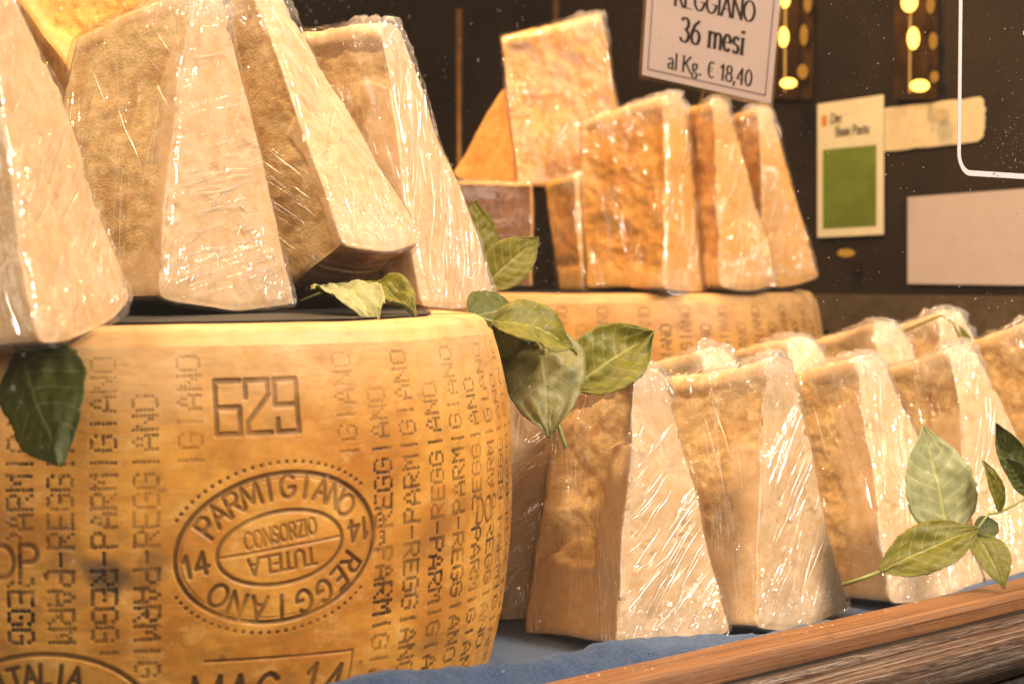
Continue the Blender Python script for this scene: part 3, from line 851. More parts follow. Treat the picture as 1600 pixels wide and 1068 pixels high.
def creases(wrap, pts, wobble, org, W, H, L, streak, fans, hang, seed, crum, tw):
    """tight folds of the film: thin raised ridges on the cut face and down the broken face"""
    Af, Lf, Rf, Ab, Lb, Rb = pts
    rr = random.Random(seed * 7 + 1)
    mid = (Lf + Rf) / 2
    nf = np.cross(Rf - Lf, Af - mid); nf /= np.linalg.norm(nf)
    if nf @ (Af - Ab) < 0: nf = -nf
    nl = np.cross(Af - Lf, Ab - Af); nl /= np.linalg.norm(nl)
    if nl @ (Lf - Rf) < 0: nl = -nl
    segs = []                                    # (points, width, normal)
    def F(x, y): return mid + (Rf - Lf) * (x / W) + (Af - mid) * (y / H)       # metres on the cut face
    def inside(x, y): return y > .004 and y < H * .96 and abs(x) < W / 2 * (1 - (1 - tw) * y / H) - .002
    def S(u, y):
        Lc = Lb + (Lf - Lb) * u; Ac = Ab + (Af - Ab) * u - (Rf - Lf) * tw / 2
        return Lc + (Ac - Lc) * (y / H)
    def run(fn, ok, x, y, ang, ln, wd, nrm, wig=.0006):
        P_ = []
        n = 9
        bend_ = rr.gauss(0, .05); ph = rr.random() * 9
        for i in range(n):
            k = i / (n - 1) - .5
            xx = x + math.cos(ang + bend_ * k) * ln * k; yy = y + math.sin(ang + bend_ * k) * ln * k + wig * math.sin(k * 9 + ph)
            if ok(xx, yy): P_.append(fn(xx, yy))
            elif len(P_) > 3: break
            else: P_ = []
        if len(P_) > 3: segs.append((np.array(P_), wd * .8, nrm))
    for (fx, fy, ang, spread, cnt) in fans:
        for k in range(cnt):
            a_ = R_(ang) + rr.gauss(0, .10)
            o_ = rr.gauss(0, spread * W * .55)
            al_ = rr.gauss(0, .22 * W); x = (fx - .5) * W - math.sin(R_(ang)) * o_ + math.cos(R_(ang)) * al_; y = fy * H + math.cos(R_(ang)) * o_ + math.sin(R_(ang)) * al_ + rr.gauss(0, .01)
            run(F, inside, x, y, a_ , rr.uniform(.010, .050), rr.uniform(.00022, .00062), nf)
    for k in range(int(60 * crum)):              # crumpled film along the lower edge and at the peak
        low = rr.random() < .72
        y = abs(rr.gauss(0, .10)) * H + .005 if low else H * rr.uniform(.62, .92)
        run(F, inside, rr.uniform(-.5, .5) * W, y, R_(streak) * .6 + rr.gauss(0, .8), rr.uniform(.004, .016), rr.uniform(.0002, .00055), nf, .0011)
    oks = lambda x, y: .01 < x / L < .985 and .02 * H < y < .95 * H
    for (u0, v0, ang, spread, cnt) in hang:
        for k in range(cnt):
            run(lambda x, y: S(x / L, y), oks, (u0 + rr.gauss(0, spread)) * L, (v0 + rr.gauss(0, .16)) * H, R_(ang) + rr.gauss(0, .09), rr.uniform(.012, .085), rr.uniform(.0002, .0005), nl)
    mb_v, mb_f = [], []
    for P_, wd, nrm in segs:
        n = len(P_)
        P_ = P_ + wobble(P_)
        d = np.gradient(P_, axis=0); d /= np.linalg.norm(d, axis=1)[:, None] + 1e-12
        sd = np.cross(d, nrm)
        tp = np.sin(np.linspace(.12, math.pi - .12, n))[:, None] * wd
        b0 = len(mb_v) * 1
        ctr_ = P_ + nrm * .0027
        V_ = np.concatenate([ctr_ - sd * tp, ctr_ + nrm * tp * .75, ctr_ + sd * tp])
        base_i = sum(len(x) for x in mb_v)
        i = np.arange(n - 1) + base_i
        mb_f.append(np.stack([i, i + 1, i + 1 + n, i + n], -1)); mb_f.append(np.stack([i + n, i + 1 + n, i + 1 + 2 * n, i + 2 * n], -1))
        mb_v.append(V_)
    if not mb_v: return
    me = mesh_np('film_creases', np.concatenate(mb_v) - org, np.concatenate(mb_f))
    o = obj('film_creases', me, M['crease'], wrap)
    o['kind'] = 'stuff'

WEDGES = {
    'R1': [[.0874, 1.1332, .1611], [.0626, 1.0644, .0011], [.1376, 1.1248, -.0033], [.0398, 1.2154, .1421], [.0081, 1.1412, -.0058], [.0831, 1.2008, -.0063]],
    'R2': [[.1758, 1.1807, .1652], [.1536, 1.1154, .0022], [.2262, 1.1937, -.0022], [.106, 1.2489, .1456], [.08, 1.1807, -.0029], [.1528, 1.2584, -.0054]],
    'R3': [[.2567, 1.2832, .1612], [.2575, 1.2055, -.0008], [.3377, 1.273, .0028], [.2078, 1.3632, .1389], [.1932, 1.2789, -.0061], [.2739, 1.3454, -.0026]],
    'R4': [[.3426, 1.361, .1648], [.3413, 1.2832, .0002], [.4257, 1.3451, .004], [.3, 1.4435, .1387], [.2822, 1.3607, -.0061], [.3671, 1.4215, -.0025]],
    'R5': [[.4214, 1.4221, .185], [.4211, 1.3501, .0013], [.5123, 1.4047, .0065], [.3811, 1.5069, .1597], [.3694, 1.4347, -.0044], [.4607, 1.489, .0001]],
    'R0': [[-.0113, 1.1919, .1726], [-.0678, 1.1676, -.0016], [.072, 1.1888, .0028], [-.0257, 1.2899, .1585], [-.0829, 1.2666, -.0021], [.0569, 1.2878, .0011]],
    'S1': [[.1584, 1.3991, .1619], [.1539, 1.3056, .0008], [.2521, 1.3703, .0018], [.1081, 1.483, .1422], [.0985, 1.3871, -.0041], [.1969, 1.4513, -.0021]],
    'S2': [[.2446, 1.5114, .1661], [.2382, 1.4216, .0007], [.3381, 1.4827, .0026], [.1989, 1.5971, .1473], [.1853, 1.5052, -.004], [.2855, 1.566, -.0015]],
    'S3': [[.3351, 1.6076, .176], [.3257, 1.5239, .0009], [.4269, 1.5827, .0035], [.2924, 1.6941, .1557], [.2747, 1.6088, -.004], [.3761, 1.6672, -.0011]],
    'S4': [[.4203, 1.7183, .1821], [.4088, 1.6463, .0006], [.5109, 1.7021, .0051], [.3822, 1.8058, .163], [.3597, 1.733, -.0034], [.4617, 1.7888, .0005]],
    'W1': [[-0.2344, 0.8118, 0.3661], [-0.2034, 0.7705, 0.1962], [-0.1878, 0.8875, 0.2123], [-0.3235, 0.826, 0.3478], [-0.293, 0.7878, 0.1866], [-0.2775, 0.9047, 0.2026]],
    'W2': [[-.1722, 1.0202, .3824], [-.1878, .9541, .2129], [-.1275, 1.053, .2072], [-.2503, 1.0743, .3633], [-.2732, 1.0056, .2067], [-.2129, 1.1045, .2022]],
    'W3': [[-0.1539, 1.1134, 0.4027], [-0.1001, 1.0538, 0.2409], [-0.0567, 1.1387, 0.2443], [-0.2275, 1.1531, 0.3479], [-0.1532, 1.1216, 0.203], [-0.1097, 1.2064, 0.206]],
    'W4': [[-.0787, 1.1802, .3827], [-.056, 1.129, .201], [-.0121, 1.2354, .2107], [-.1482, 1.2186, .3834], [-.1396, 1.166, .2048], [-.0964, 1.2725, .2148]],
    'W5': [[-.214, 1.2756, .4476], [-.2854, 1.1903, .3471], [-.3017, 1.2426, .3152], [-.2906, 1.3067, .5258], [-.352, 1.2448, .4217], [-.3713, 1.2969, .3893]],
    'W7': [[-.2886, 1.0954, .314], [-.3383, 1.1053, .2049], [-.2398, 1.0883, .2044], [-.2757, 1.1935, .3062], [-.3175, 1.2031, .2063], [-.219, 1.1861, .206]],
    'T5': [[.1643, 1.8322, .3985], [.1522, 1.7718, .2064], [.2312, 1.8612, .2079], [.0806, 1.9031, .3798], [.0752, 1.8473, .205], [.1542, 1.9367, .2058]],
    'T6': [[0.2114, 1.8205, 0.3937], [0.2087, 1.8013, 0.206], [0.2715, 1.8345, 0.2105], [0.1809, 1.8909, 0.3874], [0.1687, 1.8713, 0.2064], [0.2311, 1.9047, 0.2098]],
    'T7': [[0.2635, 1.8808, 0.3919], [0.2629, 1.8663, 0.2091], [0.3232, 1.8955, 0.2146], [0.2345, 1.9526, 0.388], [0.225, 1.9376, 0.2113], [0.2849, 1.9669, 0.2154]],
    'T1': [[.098, 1.9765, .5002], [.1246, 1.9338, .3158], [.1323, 2.0235, .3183], [-.0127, 1.9888, .4752], [.0058, 1.9434, .3124], [.0139, 2.0331, .3143]],
    'T2': [[0.0024, 2.0172, 0.425], [-0.0677, 2.0101, 0.3292], [0.0365, 1.9971, 0.3176], [0.0092, 2.0879, 0.4074], [-0.0601, 2.0824, 0.3227], [0.044, 2.0695, 0.3129]],
    'T4': [[.0729, 1.8739, .321], [.0737, 1.8535, .2007], [.1213, 1.888, .2066], [.0407, 1.9154, .3137], [.0485, 1.8928, .2002], [.0959, 1.9273, .2066]],
    'W6': [[-.1673, 1.27, .4483], [-.1604, 1.235, .2259], [-.1482, 1.29, .2258], [-.1935, 1.3, .4375], [-.1851, 1.265, .2258], [-.1733, 1.32, .2257]],
    'T3': [[-0.0197, 2.0586, 0.3147], [-0.065, 1.906, 0.3147], [0.0236, 1.901, 0.3147], [-0.0197, 2.0586, 0.2063], [-0.065, 1.906, 0.2063], [0.0236, 1.901, 0.2063]],
}
ROW = 'wrapped cheese wedges in the row along the sill'
BACKROW = 'wrapped cheese wedges in the second row'
TOPL = 'wrapped cheese wedges piled on the big wheel'
TOPR = 'aged wrapped wedges piled on the orange wheel'
wedge('R1', 'wrapped wedge with a deep crumbly hollow, first of the sill row', ROW, .30, .70, .74, .010, 36, seed=1, hi=1.25, fans=[(.50, .42, 38, .9, 46), (.62, .18, 42, .9, 44), (.5, .75, 40, .3, 8)], hang=[(.42, .45, 97, .10, 34), (.75, .4, 100, .1, 10), (.15, .2, 95, .1, 8)], rindm='rind_light')
wedge('R2', 'second wrapped wedge of the sill row, crumpled film bunched at its peak', ROW, .28, .72, .66, .005, 48, rg=1.1, seed=2, hi=1.25, fans=[(.55, .45, 52, .5, 14), (.6, .2, 55, .7, 26), (.5, .35, 15, .3, 6)], hang=[(.18, .5, 98, .09, 26), (.7, .5, 105, .1, 12)], rindm='rind_light')
wedge('R3', 'third wrapped wedge of the sill row, behind the large pale leaf', ROW, .12, .64, .80, .004, 70, rg=1.1, seed=3, hi=1.2, fans=[(.4, .5, 75, .5, 16)], hang=[(.2, .7, 110, .2, 8)], rindm='rind_light')
wedge('R4', 'fourth wrapped wedge of the sill row, right behind the big leaf tip', ROW, .10, .60, .70, .0045, 60, rg=1.1, seed=4, hi=1.1, fans=[(.5, .5, 62, .6, 22)], hang=[(.3, .6, 115, .2, 8)], rindm='rind_light')
wedge('R5', 'tall wrapped wedge ending the sill row below the blank white card', ROW, .10, .7, .5, .004, 60, rg=1.1, seed=5, rindm='rind_light')
wedge('R0', 'wrapped wedge half hidden between the stamped wheel and the hanging leaf', None, .2, .8, .7, .004, 30, seed=6, hi=.8, rindm='rind_light')
wedge('S1', 'back-row wedge peeping out right beside the small leaf, below the dotted orange wheel', BACKROW, .1, .8, .5, .003, 40, seed=7, hi=.7)
wedge('S2', 'back-row wedge with a rounded crumpled peak in front of the orange wheel edge', BACKROW, .1, .8, .5, .003, 40, seed=8, hi=.7)
wedge('S3', 'back-row wedge with smooth golden side just past the orange wheel', BACKROW, .1, .8, .5, .003, 60, seed=9, hi=.7)
wedge('S4', 'farthest back-row wedge, with a thin green leaf edge lying over its top', BACKROW, .1, .8, .5, .003, 60, seed=10, hi=.7)
wedge('W1', 'blurred cream wedge leaning out over the rim of the stamped wheel', TOPL, .1, .80, .9, .006, 30, seed=11, crum=.5, frough=.45, fans=[(.55, .22, 35, .6, 14), (.5, .08, 25, .8, 20)], hang=[], rindm='rind_light')
wedge('W2', 'tall wedge on the stamped wheel with shiny fanned film on its white face', TOPL, .10, .86, .84, .0022, 14, rg=.4, seed=12, hi=1.25, fans=[(.55, .48, 24, .6, 22), (.6, .34, 8, .7, 26), (.6, .16, 14, .9, 40), (.45, .30, -32, .4, 8)], hang=[(.18, .5, 93, .07, 20), (.6, .7, 130, .2, 10), (.5, .4, 95, .2, 16)], rindm='rind_light')
wedge('W3', 'tilted wedge on the stamped wheel showing its brown rind from below', TOPL, .0, .9, .5, .0025, 130, rg=.45, seed=13, hi=1.2, fans=[(.45, .3, 130, .6, 14), (.4, .75, 120, .5, 30), (.7, .12, 50, .6, 26)], hang=[(.6, .25, 128, .2, 22)], rindm='rind_light')
wedge('W4', 'wedge on the stamped wheel beside the green leaves, streaked film, broken peak', TOPL, .0, .70, .80, .007, 62, rg=.6, seed=14, hi=1.2, fans=[(.5, .45, 62, .8, 44), (.55, .2, 58, 1., 60), (.5, .72, 60, .3, 12)], hang=[(.5, .5, 75, .3, 30)], rindm='rind_light')
wedge('W5', 'wedge lying on its side at the top of the pile, dark rind slanting down', TOPL, .1, .9, .3, .003, 20, paste='aged', seed=15, hi=1., film=False, frough=1., rg=1.6, rindm='rind_light')
wedge('W6', 'narrow wedge end showing behind the tilted wedge at the top of the pile', TOPL, .1, .9, .5, .003, 20, seed=16, hi=.6, rindm='rind_light')
wedge('W7', 'low wedge under the sideways piece, only a bit of wrapped top showing', TOPL, .1, .9, .5, .003, 20, seed=17, hi=.6, rindm='rind_light')
wedge('T1', 'upright square-faced golden wedge standing highest on the orange wheel pile', TOPR, .05, .97, .2, .005, 20, .7, 'aged', 18)
wedge('T2', 'small golden wedge leaning left of the highest golden wedge', TOPR, .05, .97, .2, .003, 20, .7, 'aged', 19, frough=1., film=False)
wedge('T3', 'wedge lying flat with its brown stamped rind turned to the window', TOPR, .2, .9, .5, .002, 20, .7, 'aged', 20, sag=.004)
wedge('T4', 'narrow wrapped golden piece between the flat brown rind and the broad wedge', TOPR, .2, .9, .5, .003, 20, .7, 'aged', 21)
wedge('T5', 'broad golden wrapped wedge under the price sign, first of three', TOPR, .12, .97, .2, .003, 70, .8, 'aged', 22)
wedge('T6', 'middle golden wedge of the three under the price sign', TOPR, .12, .95, .2, .003, 70, .7, 'aged', 23)
wedge('T7', 'last golden wedge of the three, at the edge of the orange wheel', TOPR, .12, .95, .2, .003, 70, .7, 'aged', 24)

# ------------------------------------------------------------------ the shop window: sill, glass, table, walls
CP, SP = math.cos(PITCH), math.sin(PITCH)
FW, UP = np.array([0, CP, -SP]), np.array([0, SP, CP])
def at(x, y, Y):
    """a point seen at (x, y) on the 1600 wide photograph, Y metres in front of the lens"""
    d = FW + np.array([1., 0, 0]) * (x - 800) / 2800 - UP * (y - 534) / 2800
    return np.array([0, 0, CAM_Z]) + d * (Y / d[1])

WD = np.array([.731, .682, 0.]); WD /= np.linalg.norm(WD)     # along the window
WN = np.array([WD[1], -WD[0], 0.])                            # towards the street
WP = np.array([.022, .894, 0.])                               # inner edge of the sill
ZV = np.array([0, 0, 1.])
def win(t, o, z): return WP + WD * t + WN * o + ZV * z

def strip(name, prof, m, parent, t0=-1.0, t1=1.5, step=.012, jit=.0003, seed=0):
    """a moulding: a closed profile (out, z) swept along the window"""
    T = np.arange(t0, t1, step)
    pr = np.array(prof, float)
    n = len(pr)
    tt = np.repeat(T[:, None], n, 1)
    oo = np.repeat(pr[None, :, 0], len(T), 0); zz = np.repeat(pr[None, :, 1], len(T), 0)
    q = np.stack([tt * 12, oo * 90, zz * 90], -1).reshape(-1, 3) + seed
    oo = oo + jit * fbm(q, 3).reshape(oo.shape); zz = zz + jit * fbm(q + 9, 3).reshape(oo.shape)
    v = WP + WD * tt[..., None] + WN * oo[..., None] + ZV * zz[..., None]
    idx = np.arange(len(T) * n).reshape(-1, n); nx = np.roll(idx, -1, 1)
    f = np.stack([idx[:-1], idx[1:], nx[1:], nx[:-1]], -1).reshape(-1, 4)
    me = mesh_np(name, v.reshape(-1, 3) - np.array(parent.location), f, True)
    attr(me, 'sill', np.stack([tt, oo, zz], -1).reshape(-1, 3))
    return obj(name, me, m, parent)

def arcp(c, r, a0, a1, n=7): return [(c[0] + r * math.cos(R_(a)), c[1] + r * math.sin(R_(a))) for a in np.linspace(a0, a1, n)]
fr = thing('window_frame', win(.3, .03, -.08), 'wooden shop window sill, pale inner bead and cracked dark varnished outer board', 'window sill')
strip('inner_sill', [(-.004, -.006), (0, .0185)] + arcp((.0015, .0185), .0015, 180, 90, 3) + [(.008, .0206), (.015, .0205)] + arcp((.019, .0135), .007, 95, 5, 7) + [(.0262, .006), (.0262, -.006)], M['sill'], fr, seed=1)
strip('groove', [(.0265, -.02), (.0265, .0078), (.029, .0066), (.0305, .0060), (.0345, .0056), (.0350, -.02)], M['dark_wood'], fr, seed=2)
strip('outer_bead', [(.0352, -.02), (.0352, .0068)] + arcp((.0380, .0066), .0026, 180, 30, 6) + [(.0412, .0050), (.0414, -.02)], M['old_wood'], fr, jit=.0005, seed=3)
strip('outer_board', [(.0416, -.02), (.0416, .0046), (.048, .0042), (.056, .0036)] + arcp((.0600, .0), .0042, 80, 0, 5) + [(.0640, -.008), (.0600, -.02)], M['old_wood'], fr, jit=.0006, seed=4)
strip('apron', [(.045, -.40), (.045, -.0205), (.0575, -.0205), (.0575, -.40)], M['dark_wood'], fr, jit=.0006, seed=5)

# glass standing in the groove
gl = bpy.data.objects.new('window_pane', None)
mb = MB()
mb.hexa([(-1., -.002, 0), (1.5, -.002, 0), (1.5, .002, 0), (-1., .002, 0), (-1., -.002, 1.4), (1.5, -.002, 1.4), (1.5, .002, 1.4), (-1., .002, 1.4)])
pane = mb.build('window_pane', M['glass'])
mc, ntc = mat('clean_glass'); Nc = NT(ntc)
Nc.out(Nc.n('ShaderNodeMixShader', {0: .015, 1: Nc.n('ShaderNodeBsdfTransparent', {'Color': (.99, .99, .985)}).outputs[0], 2: Nc.n('ShaderNodeBsdfGlossy', {'Roughness': .02}).outputs[0]}).outputs[0])
pane.data.materials.append(mc)
for k, p in enumerate(pane.data.polygons): p.material_index = 0 if k == 2 else 1
pane.location = win(0, .0320, .0060)
pane.rotation_euler = (0, 0, math.atan2(WD[1], WD[0]))
tag(pane, 'dusty shop window glass standing in the groove of the sill', 'window')
# dust, flakes and lint stuck to the glass: too fine to count
mb = MB(); dr = random.Random(4)
cl = [(dr.uniform(-.35, .5), dr.uniform(.1, .5), dr.uniform(.01, .05)) for _ in range(60)]
for k in range(9000):
    if k % 2:
        cx_, cz_, sg = dr.choice(cl); x, z = dr.gauss(cx_, sg), dr.gauss(cz_, sg)
    else: x, z = dr.uniform(-.4, .55), dr.uniform(.03, .6)
    if z < .012: continue
    r = .00009 + .00040 * dr.random() ** 6
    n_ = 5; a0 = dr.random() * 6.28; el = 1 + 2.2 * dr.random() ** 3
    if dr.random() < .02: el, r = dr.uniform(6, 16), .00012
    ca, sa = math.cos(a0), math.sin(a0)
    ring = []
    for j in range(n_):
        t_ = j * 2 * math.pi / n_; rr_ = r * dr.uniform(.6, 1.1)
        u_, v_ = rr_ * el * math.cos(t_), rr_ * math.sin(t_)
        ring.append((x + u_ * ca - v_ * sa, -.00225 - .00003 * dr.random(), z + u_ * sa + v_ * ca))
    mb.add(ring + [(x, -.0026, z)], f3=[(j, (j + 1) % n_, n_) for j in range(n_)])
dust = mb.build('dust', m_plain('pale_dust', (.42, .36, .29), .9), None)
dust.parent = pane
tag(dust, kind='stuff')

# white vinyl outline on the street side of the glass
def on_glass(t, z, lift=.0004): return win(t, .0340 + lift, z)
path = [(.3035, .62), (.3035, .296)] + [(.3155 + .012 * math.cos(R_(a)), .296 + .012 * math.sin(R_(a))) for a in np.linspace(180, 270, 9)] + [(.62, .284)]
stk = thing('window_sticker', on_glass(.3035, .284), 'white rounded outline sticker on the window glass', 'sticker')
mb = MB()
hw = .00165
for i in range(len(path) - 1):
    (a, b), (c, d) = path[i], path[i + 1]
    def nrm(j):
        p, q = path[max(j - 1, 0)], path[min(j + 1, len(path) - 1)]
        l = math.hypot(q[0] - p[0], q[1] - p[1]); return (-(q[1] - p[1]) / l, (q[0] - p[0]) / l)
    n0, n1 = nrm(i), nrm(i + 1)
    lo = [(a - n0[0] * hw, b - n0[1] * hw), (c - n1[0] * hw, d - n1[1] * hw), (c + n1[0] * hw, d + n1[1] * hw), (a + n0[0] * hw, b + n0[1] * hw)]
    mb.hexa([on_glass(x, z, .0002) for x, z in lo] + [on_glass(x, z, .0006) for x, z in lo])
mb.build('outline', M['sticker'], stk)
mb = MB()   # the small printed mark on the line
for q in ([(.3405, .2852), (.3440, .2852), (.3405, .2832)], [(.3452, .2829), (.3466, .2829), (.3459, .2846)]):
    mb.add([on_glass(x, z, .0008) for x, z in q], f3=[(0, 1, 2)])
mb.build('print_mark', M['grey'], stk)
mb = MB()
mb.hexa([on_glass(x, z, l) for l in (.0002, .0006) for x, z in ((.3735, .3718), (.3800, .3718), (.3800, .3742), (.3735, .3742))])
o = mb.build('window_sticker', M['sticker'])
tag(o, 'tiny white sticker scrap inside the rounded outline on the glass', 'sticker')

# table, blue cloth
mb = MB()
mb.slab(WP, WD, -WN, ZV, -1.0, 1.5, .004, 2.2, -.06, -.0112)
o = mb.build('table', M['table'])
tag(o, 'dark display table under the blue cloth', 'table')
ts = np.arange(-.42, .62, .003); ns = np.concatenate([np.arange(.0045, .10, .0022), np.arange(.10, 1.0, .012)])
Tg, Ng = np.meshgrid(ts, ns)
q = np.stack([Tg * 9, Ng * 14, 0 * Tg], -1).reshape(-1, 3)
n1 = fbm(q, 3).reshape(Tg.shape); n2 = fbm(q * np.array([2.6, 3.2, 1]) + 5, 3).reshape(Tg.shape); n3 = fbm(q * np.array([7, 5, 1]) + 15, 2).reshape(Tg.shape)
amp = .018 + .012 * sstep(.20, .06, Tg) - .003 * sstep(.22, .4, Tg)
n0 = fbm(np.stack([Tg * 5, 0 * Tg, 0 * Tg], -1).reshape(-1, 3), 2).reshape(Tg.shape)
ctr = .032 + .012 * sstep(.06, -.05, Tg) + .008 * n0
prof = np.exp(-(np.abs(Ng - ctr) / (.020 + .010 * sstep(.08, -.05, Tg))) ** 1.7)
fold2 = np.exp(-(np.abs(Ng - .5 * ctr - .006 * np.sin(Tg * 17)) / .006) ** 1.5) * sstep(.02, .10, Tg) * .004
fold3 = np.exp(-(np.abs(Ng - .075 - .55 * (Tg + .02)) / .007) ** 1.5) * sstep(.14, .02, np.abs(Tg + .01)) * .005
z = -.0085 + amp * prof * (1 + .18 * n0) + fold2 + fold3 + .0010 * n1 * sstep(.11, .03, Ng) + .0030 * (1 - np.abs(n2)) ** 3 * prof + .0012 * n3 * prof
z = np.clip(z, -.0095, .027)
P3 = WP + WD * Tg[..., None] - WN * Ng[..., None] + ZV * z[..., None]
idx = np.arange(Tg.size).reshape(Tg.shape)
f = np.stack([idx[:-1, :-1], idx[:-1, 1:], idx[1:, 1:], idx[1:, :-1]], -1).reshape(-1, 4)
me = mesh_np('table_cloth', P3.reshape(-1, 3), f[:, ::-1])
attr(me, 'rest', np.stack([Tg, Ng, 0 * Tg], -1).reshape(-1, 3))
o = obj('table_cloth', me, M['cloth'])
md = o.modifiers.new('thickness', 'SOLIDIFY'); md.thickness = .0012; md.offset = -1
tag(o, 'rumpled blue linen cloth under the cheeses along the sill', 'cloth')

# dark walls of the display: back panel and the end panel square to the window
mb = MB()
wq = np.array([.487, 2.2, 0]); wd = np.array([.682, -.731, 0]); wd /= np.linalg.norm(wd); wn = np.array([-wd[1], wd[0], 0])
mb.slab(wq, wd, wn, ZV, -1.0, .645, 0, .03, -.3, 1.6)
o = mb.build('wall_end', M['wall']); tag(o, kind='structure')
mb = MB()
bq = wq + wd * -1.0
mb.slab(bq, -WD, wn, ZV, -.05, 2.4, .0, .03, -.3, 1.6)
o = mb.build('wall_back', M['wall']); tag(o, kind='structure')
o.data.transform(Matrix.Identity(4))

def on_wall(x, y, lift=.004):
    """point of the end panel seen at (x, y), lifted off it"""
    d = at(x, y, 1.) - np.array([0, 0, CAM_Z])
    c0 = np.array([0, 0, CAM_Z])
    k = ((wq - wn * lift - c0) @ wn) / (d @ wn)
    return c0 + d * k

def card(name, quad, m, label, th=.0012, lift=.004):
    c = [on_wall(x, y, lift) for x, y in quad]        # bl br tr tl
    mb = MB()
    mb.hexa([p for p in c] + [p - wn * th for p in c])
    t = thing(name, c[0], label, 'card')
    mb.build('card_sheet', m, t)
    return t, c
mb = MB()
sh = [(1265, 452), (1640, 455)]
a, b = on_wall(*sh[0], .0), on_wall(*sh[1], .0)
mb.slab(a, (b - a) / np.linalg.norm(b - a), -wn, ZV, -.02, .62, .0006, .05, -.05, -.006)
o = mb.build('wall_ledge', m_plain('brown_ledge', (.085, .055, .028), .5, var=.4)); tag(o, 'brown ledge along the dark end panel below the blank white card', 'shelf')
t, c = card('blank_card', [(1419, 443), (1640, 446), (1640, 292), (1419, 308)], M['paper'], 'blank white card on the dark panel below the rounded outline')
tr_ = random.Random(3)
top = [(1376, 170)] + [(1376 + 16 * k, 170 - 1.85 * k + tr_.uniform(-1.2, 1.2)) for k in range(1, 10)] + [(1532, 151), (1538, 157)]
end = [(1538 + tr_.uniform(-2, 3), 157 + 7 * k) for k in range(1, 8)] + [(1537, 213), (1528, 221)]
bot = [(1528 - 16 * k, 221 + 1.75 * k + tr_.uniform(-1.2, 1.2)) for k in range(1, 10)] + [(1376, 237)]
ring = [on_wall(x, y, .003) for x, y in top + end + bot]
ctr3 = on_wall(1450, 194, .003)
mb = MB(); n_ = len(ring)
mb.add(ring + [p - wn * .0006 for p in ring] + [ctr3 - wn * .0006], [(j, (j + 1) % n_, n_ + (j + 1) % n_, n_ + j) for j in range(n_)], [(n_ + j, n_ + (j + 1) % n_, 2 * n_) for j in range(n_)])
o = mb.build('tape_strip', M['tape'])
tag(o, 'beige masking tape strip beside the green card', 'tape')
t, c = card('green_card', [(1278, 371), (1381, 366), (1381, 148), (1278, 163)], M['ivory'], 'ivory card with a green printed square and two lines of text', lift=.006)
ex = (c[1] - c[0]); ey = (c[3] - c[0]); wdt = np.linalg.norm(ex); hgt = np.linalg.norm(ey); ex /= wdt; ey /= hgt; ez = -wn
mb = MB(); mb.slab(c[0], ex, ey, ez, .09 * wdt, .90 * wdt, .065 * hgt, .655 * hgt, .0013, .0018); mb.build('green_square', M['green'], t)
mb = MB(); mb.slab(c[0], ex, ey, ez, .07 * wdt, .15 * wdt, .83 * hgt, .91 * hgt, .0013, .0016); mb.build('orange_mark', M['orange'], t)
mb = MB()
o3 = c[0] + ez * .0014
text_mesh(mb, o3, ex, ey, ez, 'Der', .30 * wdt, .845 * hgt, .070 * hgt, .16, .14, False, .8)
text_mesh(mb, o3, ex, ey, ez, 'Buon Pasto'.replace('P', 'P'), .54 * wdt, .745 * hgt, .070 * hgt, .16, .14, False, .72)
mb.build('printed_text', M['ink'], t)

# ------------------------------------------------------------------ price sign
BL, BR_ = at(1003, 117, 1.50), at(1204, 162, 1.47)
ex = BR_ - BL; wdt = np.linalg.norm(ex); ex /= wdt
up = at(1013, -40, 1.47) - BL
ez = np.cross(ex, up); ez /= np.linalg.norm(ez); ey = np.cross(ez, ex)
if ez[1] > 0: ez = -ez
skew = .0
hs = .150
ps = thing('price_sign', BL, 'printed white price sign reading REGGIANO 36 mesi al Kg 18,40 euro', 'price sign')
ey2 = up / np.linalg.norm(up)
mb = MB(); mb.slab(BL, ex, ey2, ez, 0, wdt, 0, hs, -.0006, .0); mb.build('sign_sheet', M['sign_paper'], ps)
mb = MB(); mb.slab(BL, ex, ey2, ez, -.003, wdt + .002, -.004, hs, -.0022, -.0008); mb.build('plastic_holder', M['clear'], ps)
mb = MB()
for x0, x1, y0, y1 in ((.0045, wdt - .0045, .0055, .0066), (.0045, .0054, .0055, hs), (wdt - .0054, wdt - .0045, .0055, hs)):
    mb.slab(BL, ex, ey2, ez, x0, x1, y0, y1, .0001, .0002)
mb.build('printed_border', M['grey'], ps)
mb = MB()
cxs = wdt * .52
text_mesh(mb, BL, ex, ey2, ez, 'al Kg. \u20ac 18,40', cxs, .0105, .0132, .13, .045, True, .72)
text_mesh(mb, BL, ex, ey2, ez, '36 mesi', cxs, .0350, .0200, .135, .045, True, .66)
text_mesh(mb, BL, ex, ey2, ez, 'REGGIANO', cxs, .0630, .0165, .135, .045, True, .66)
text_mesh(mb, BL, ex, ey2, ez, 'PARMIGIANO', cxs, .0910, .0165, .135, .045, True, .60)
mb.build('printed_text', M['ink'], ps)
mb = MB()
s0 = BL + ex * wdt * .5 - ez * .0016
mb.tube([s0 + ey2 * .01, s0 + np.array([0, .20, -.06]), np.array([.215, 1.86, .370])], .0014)
mb.build('stake', M['clear'], ps)

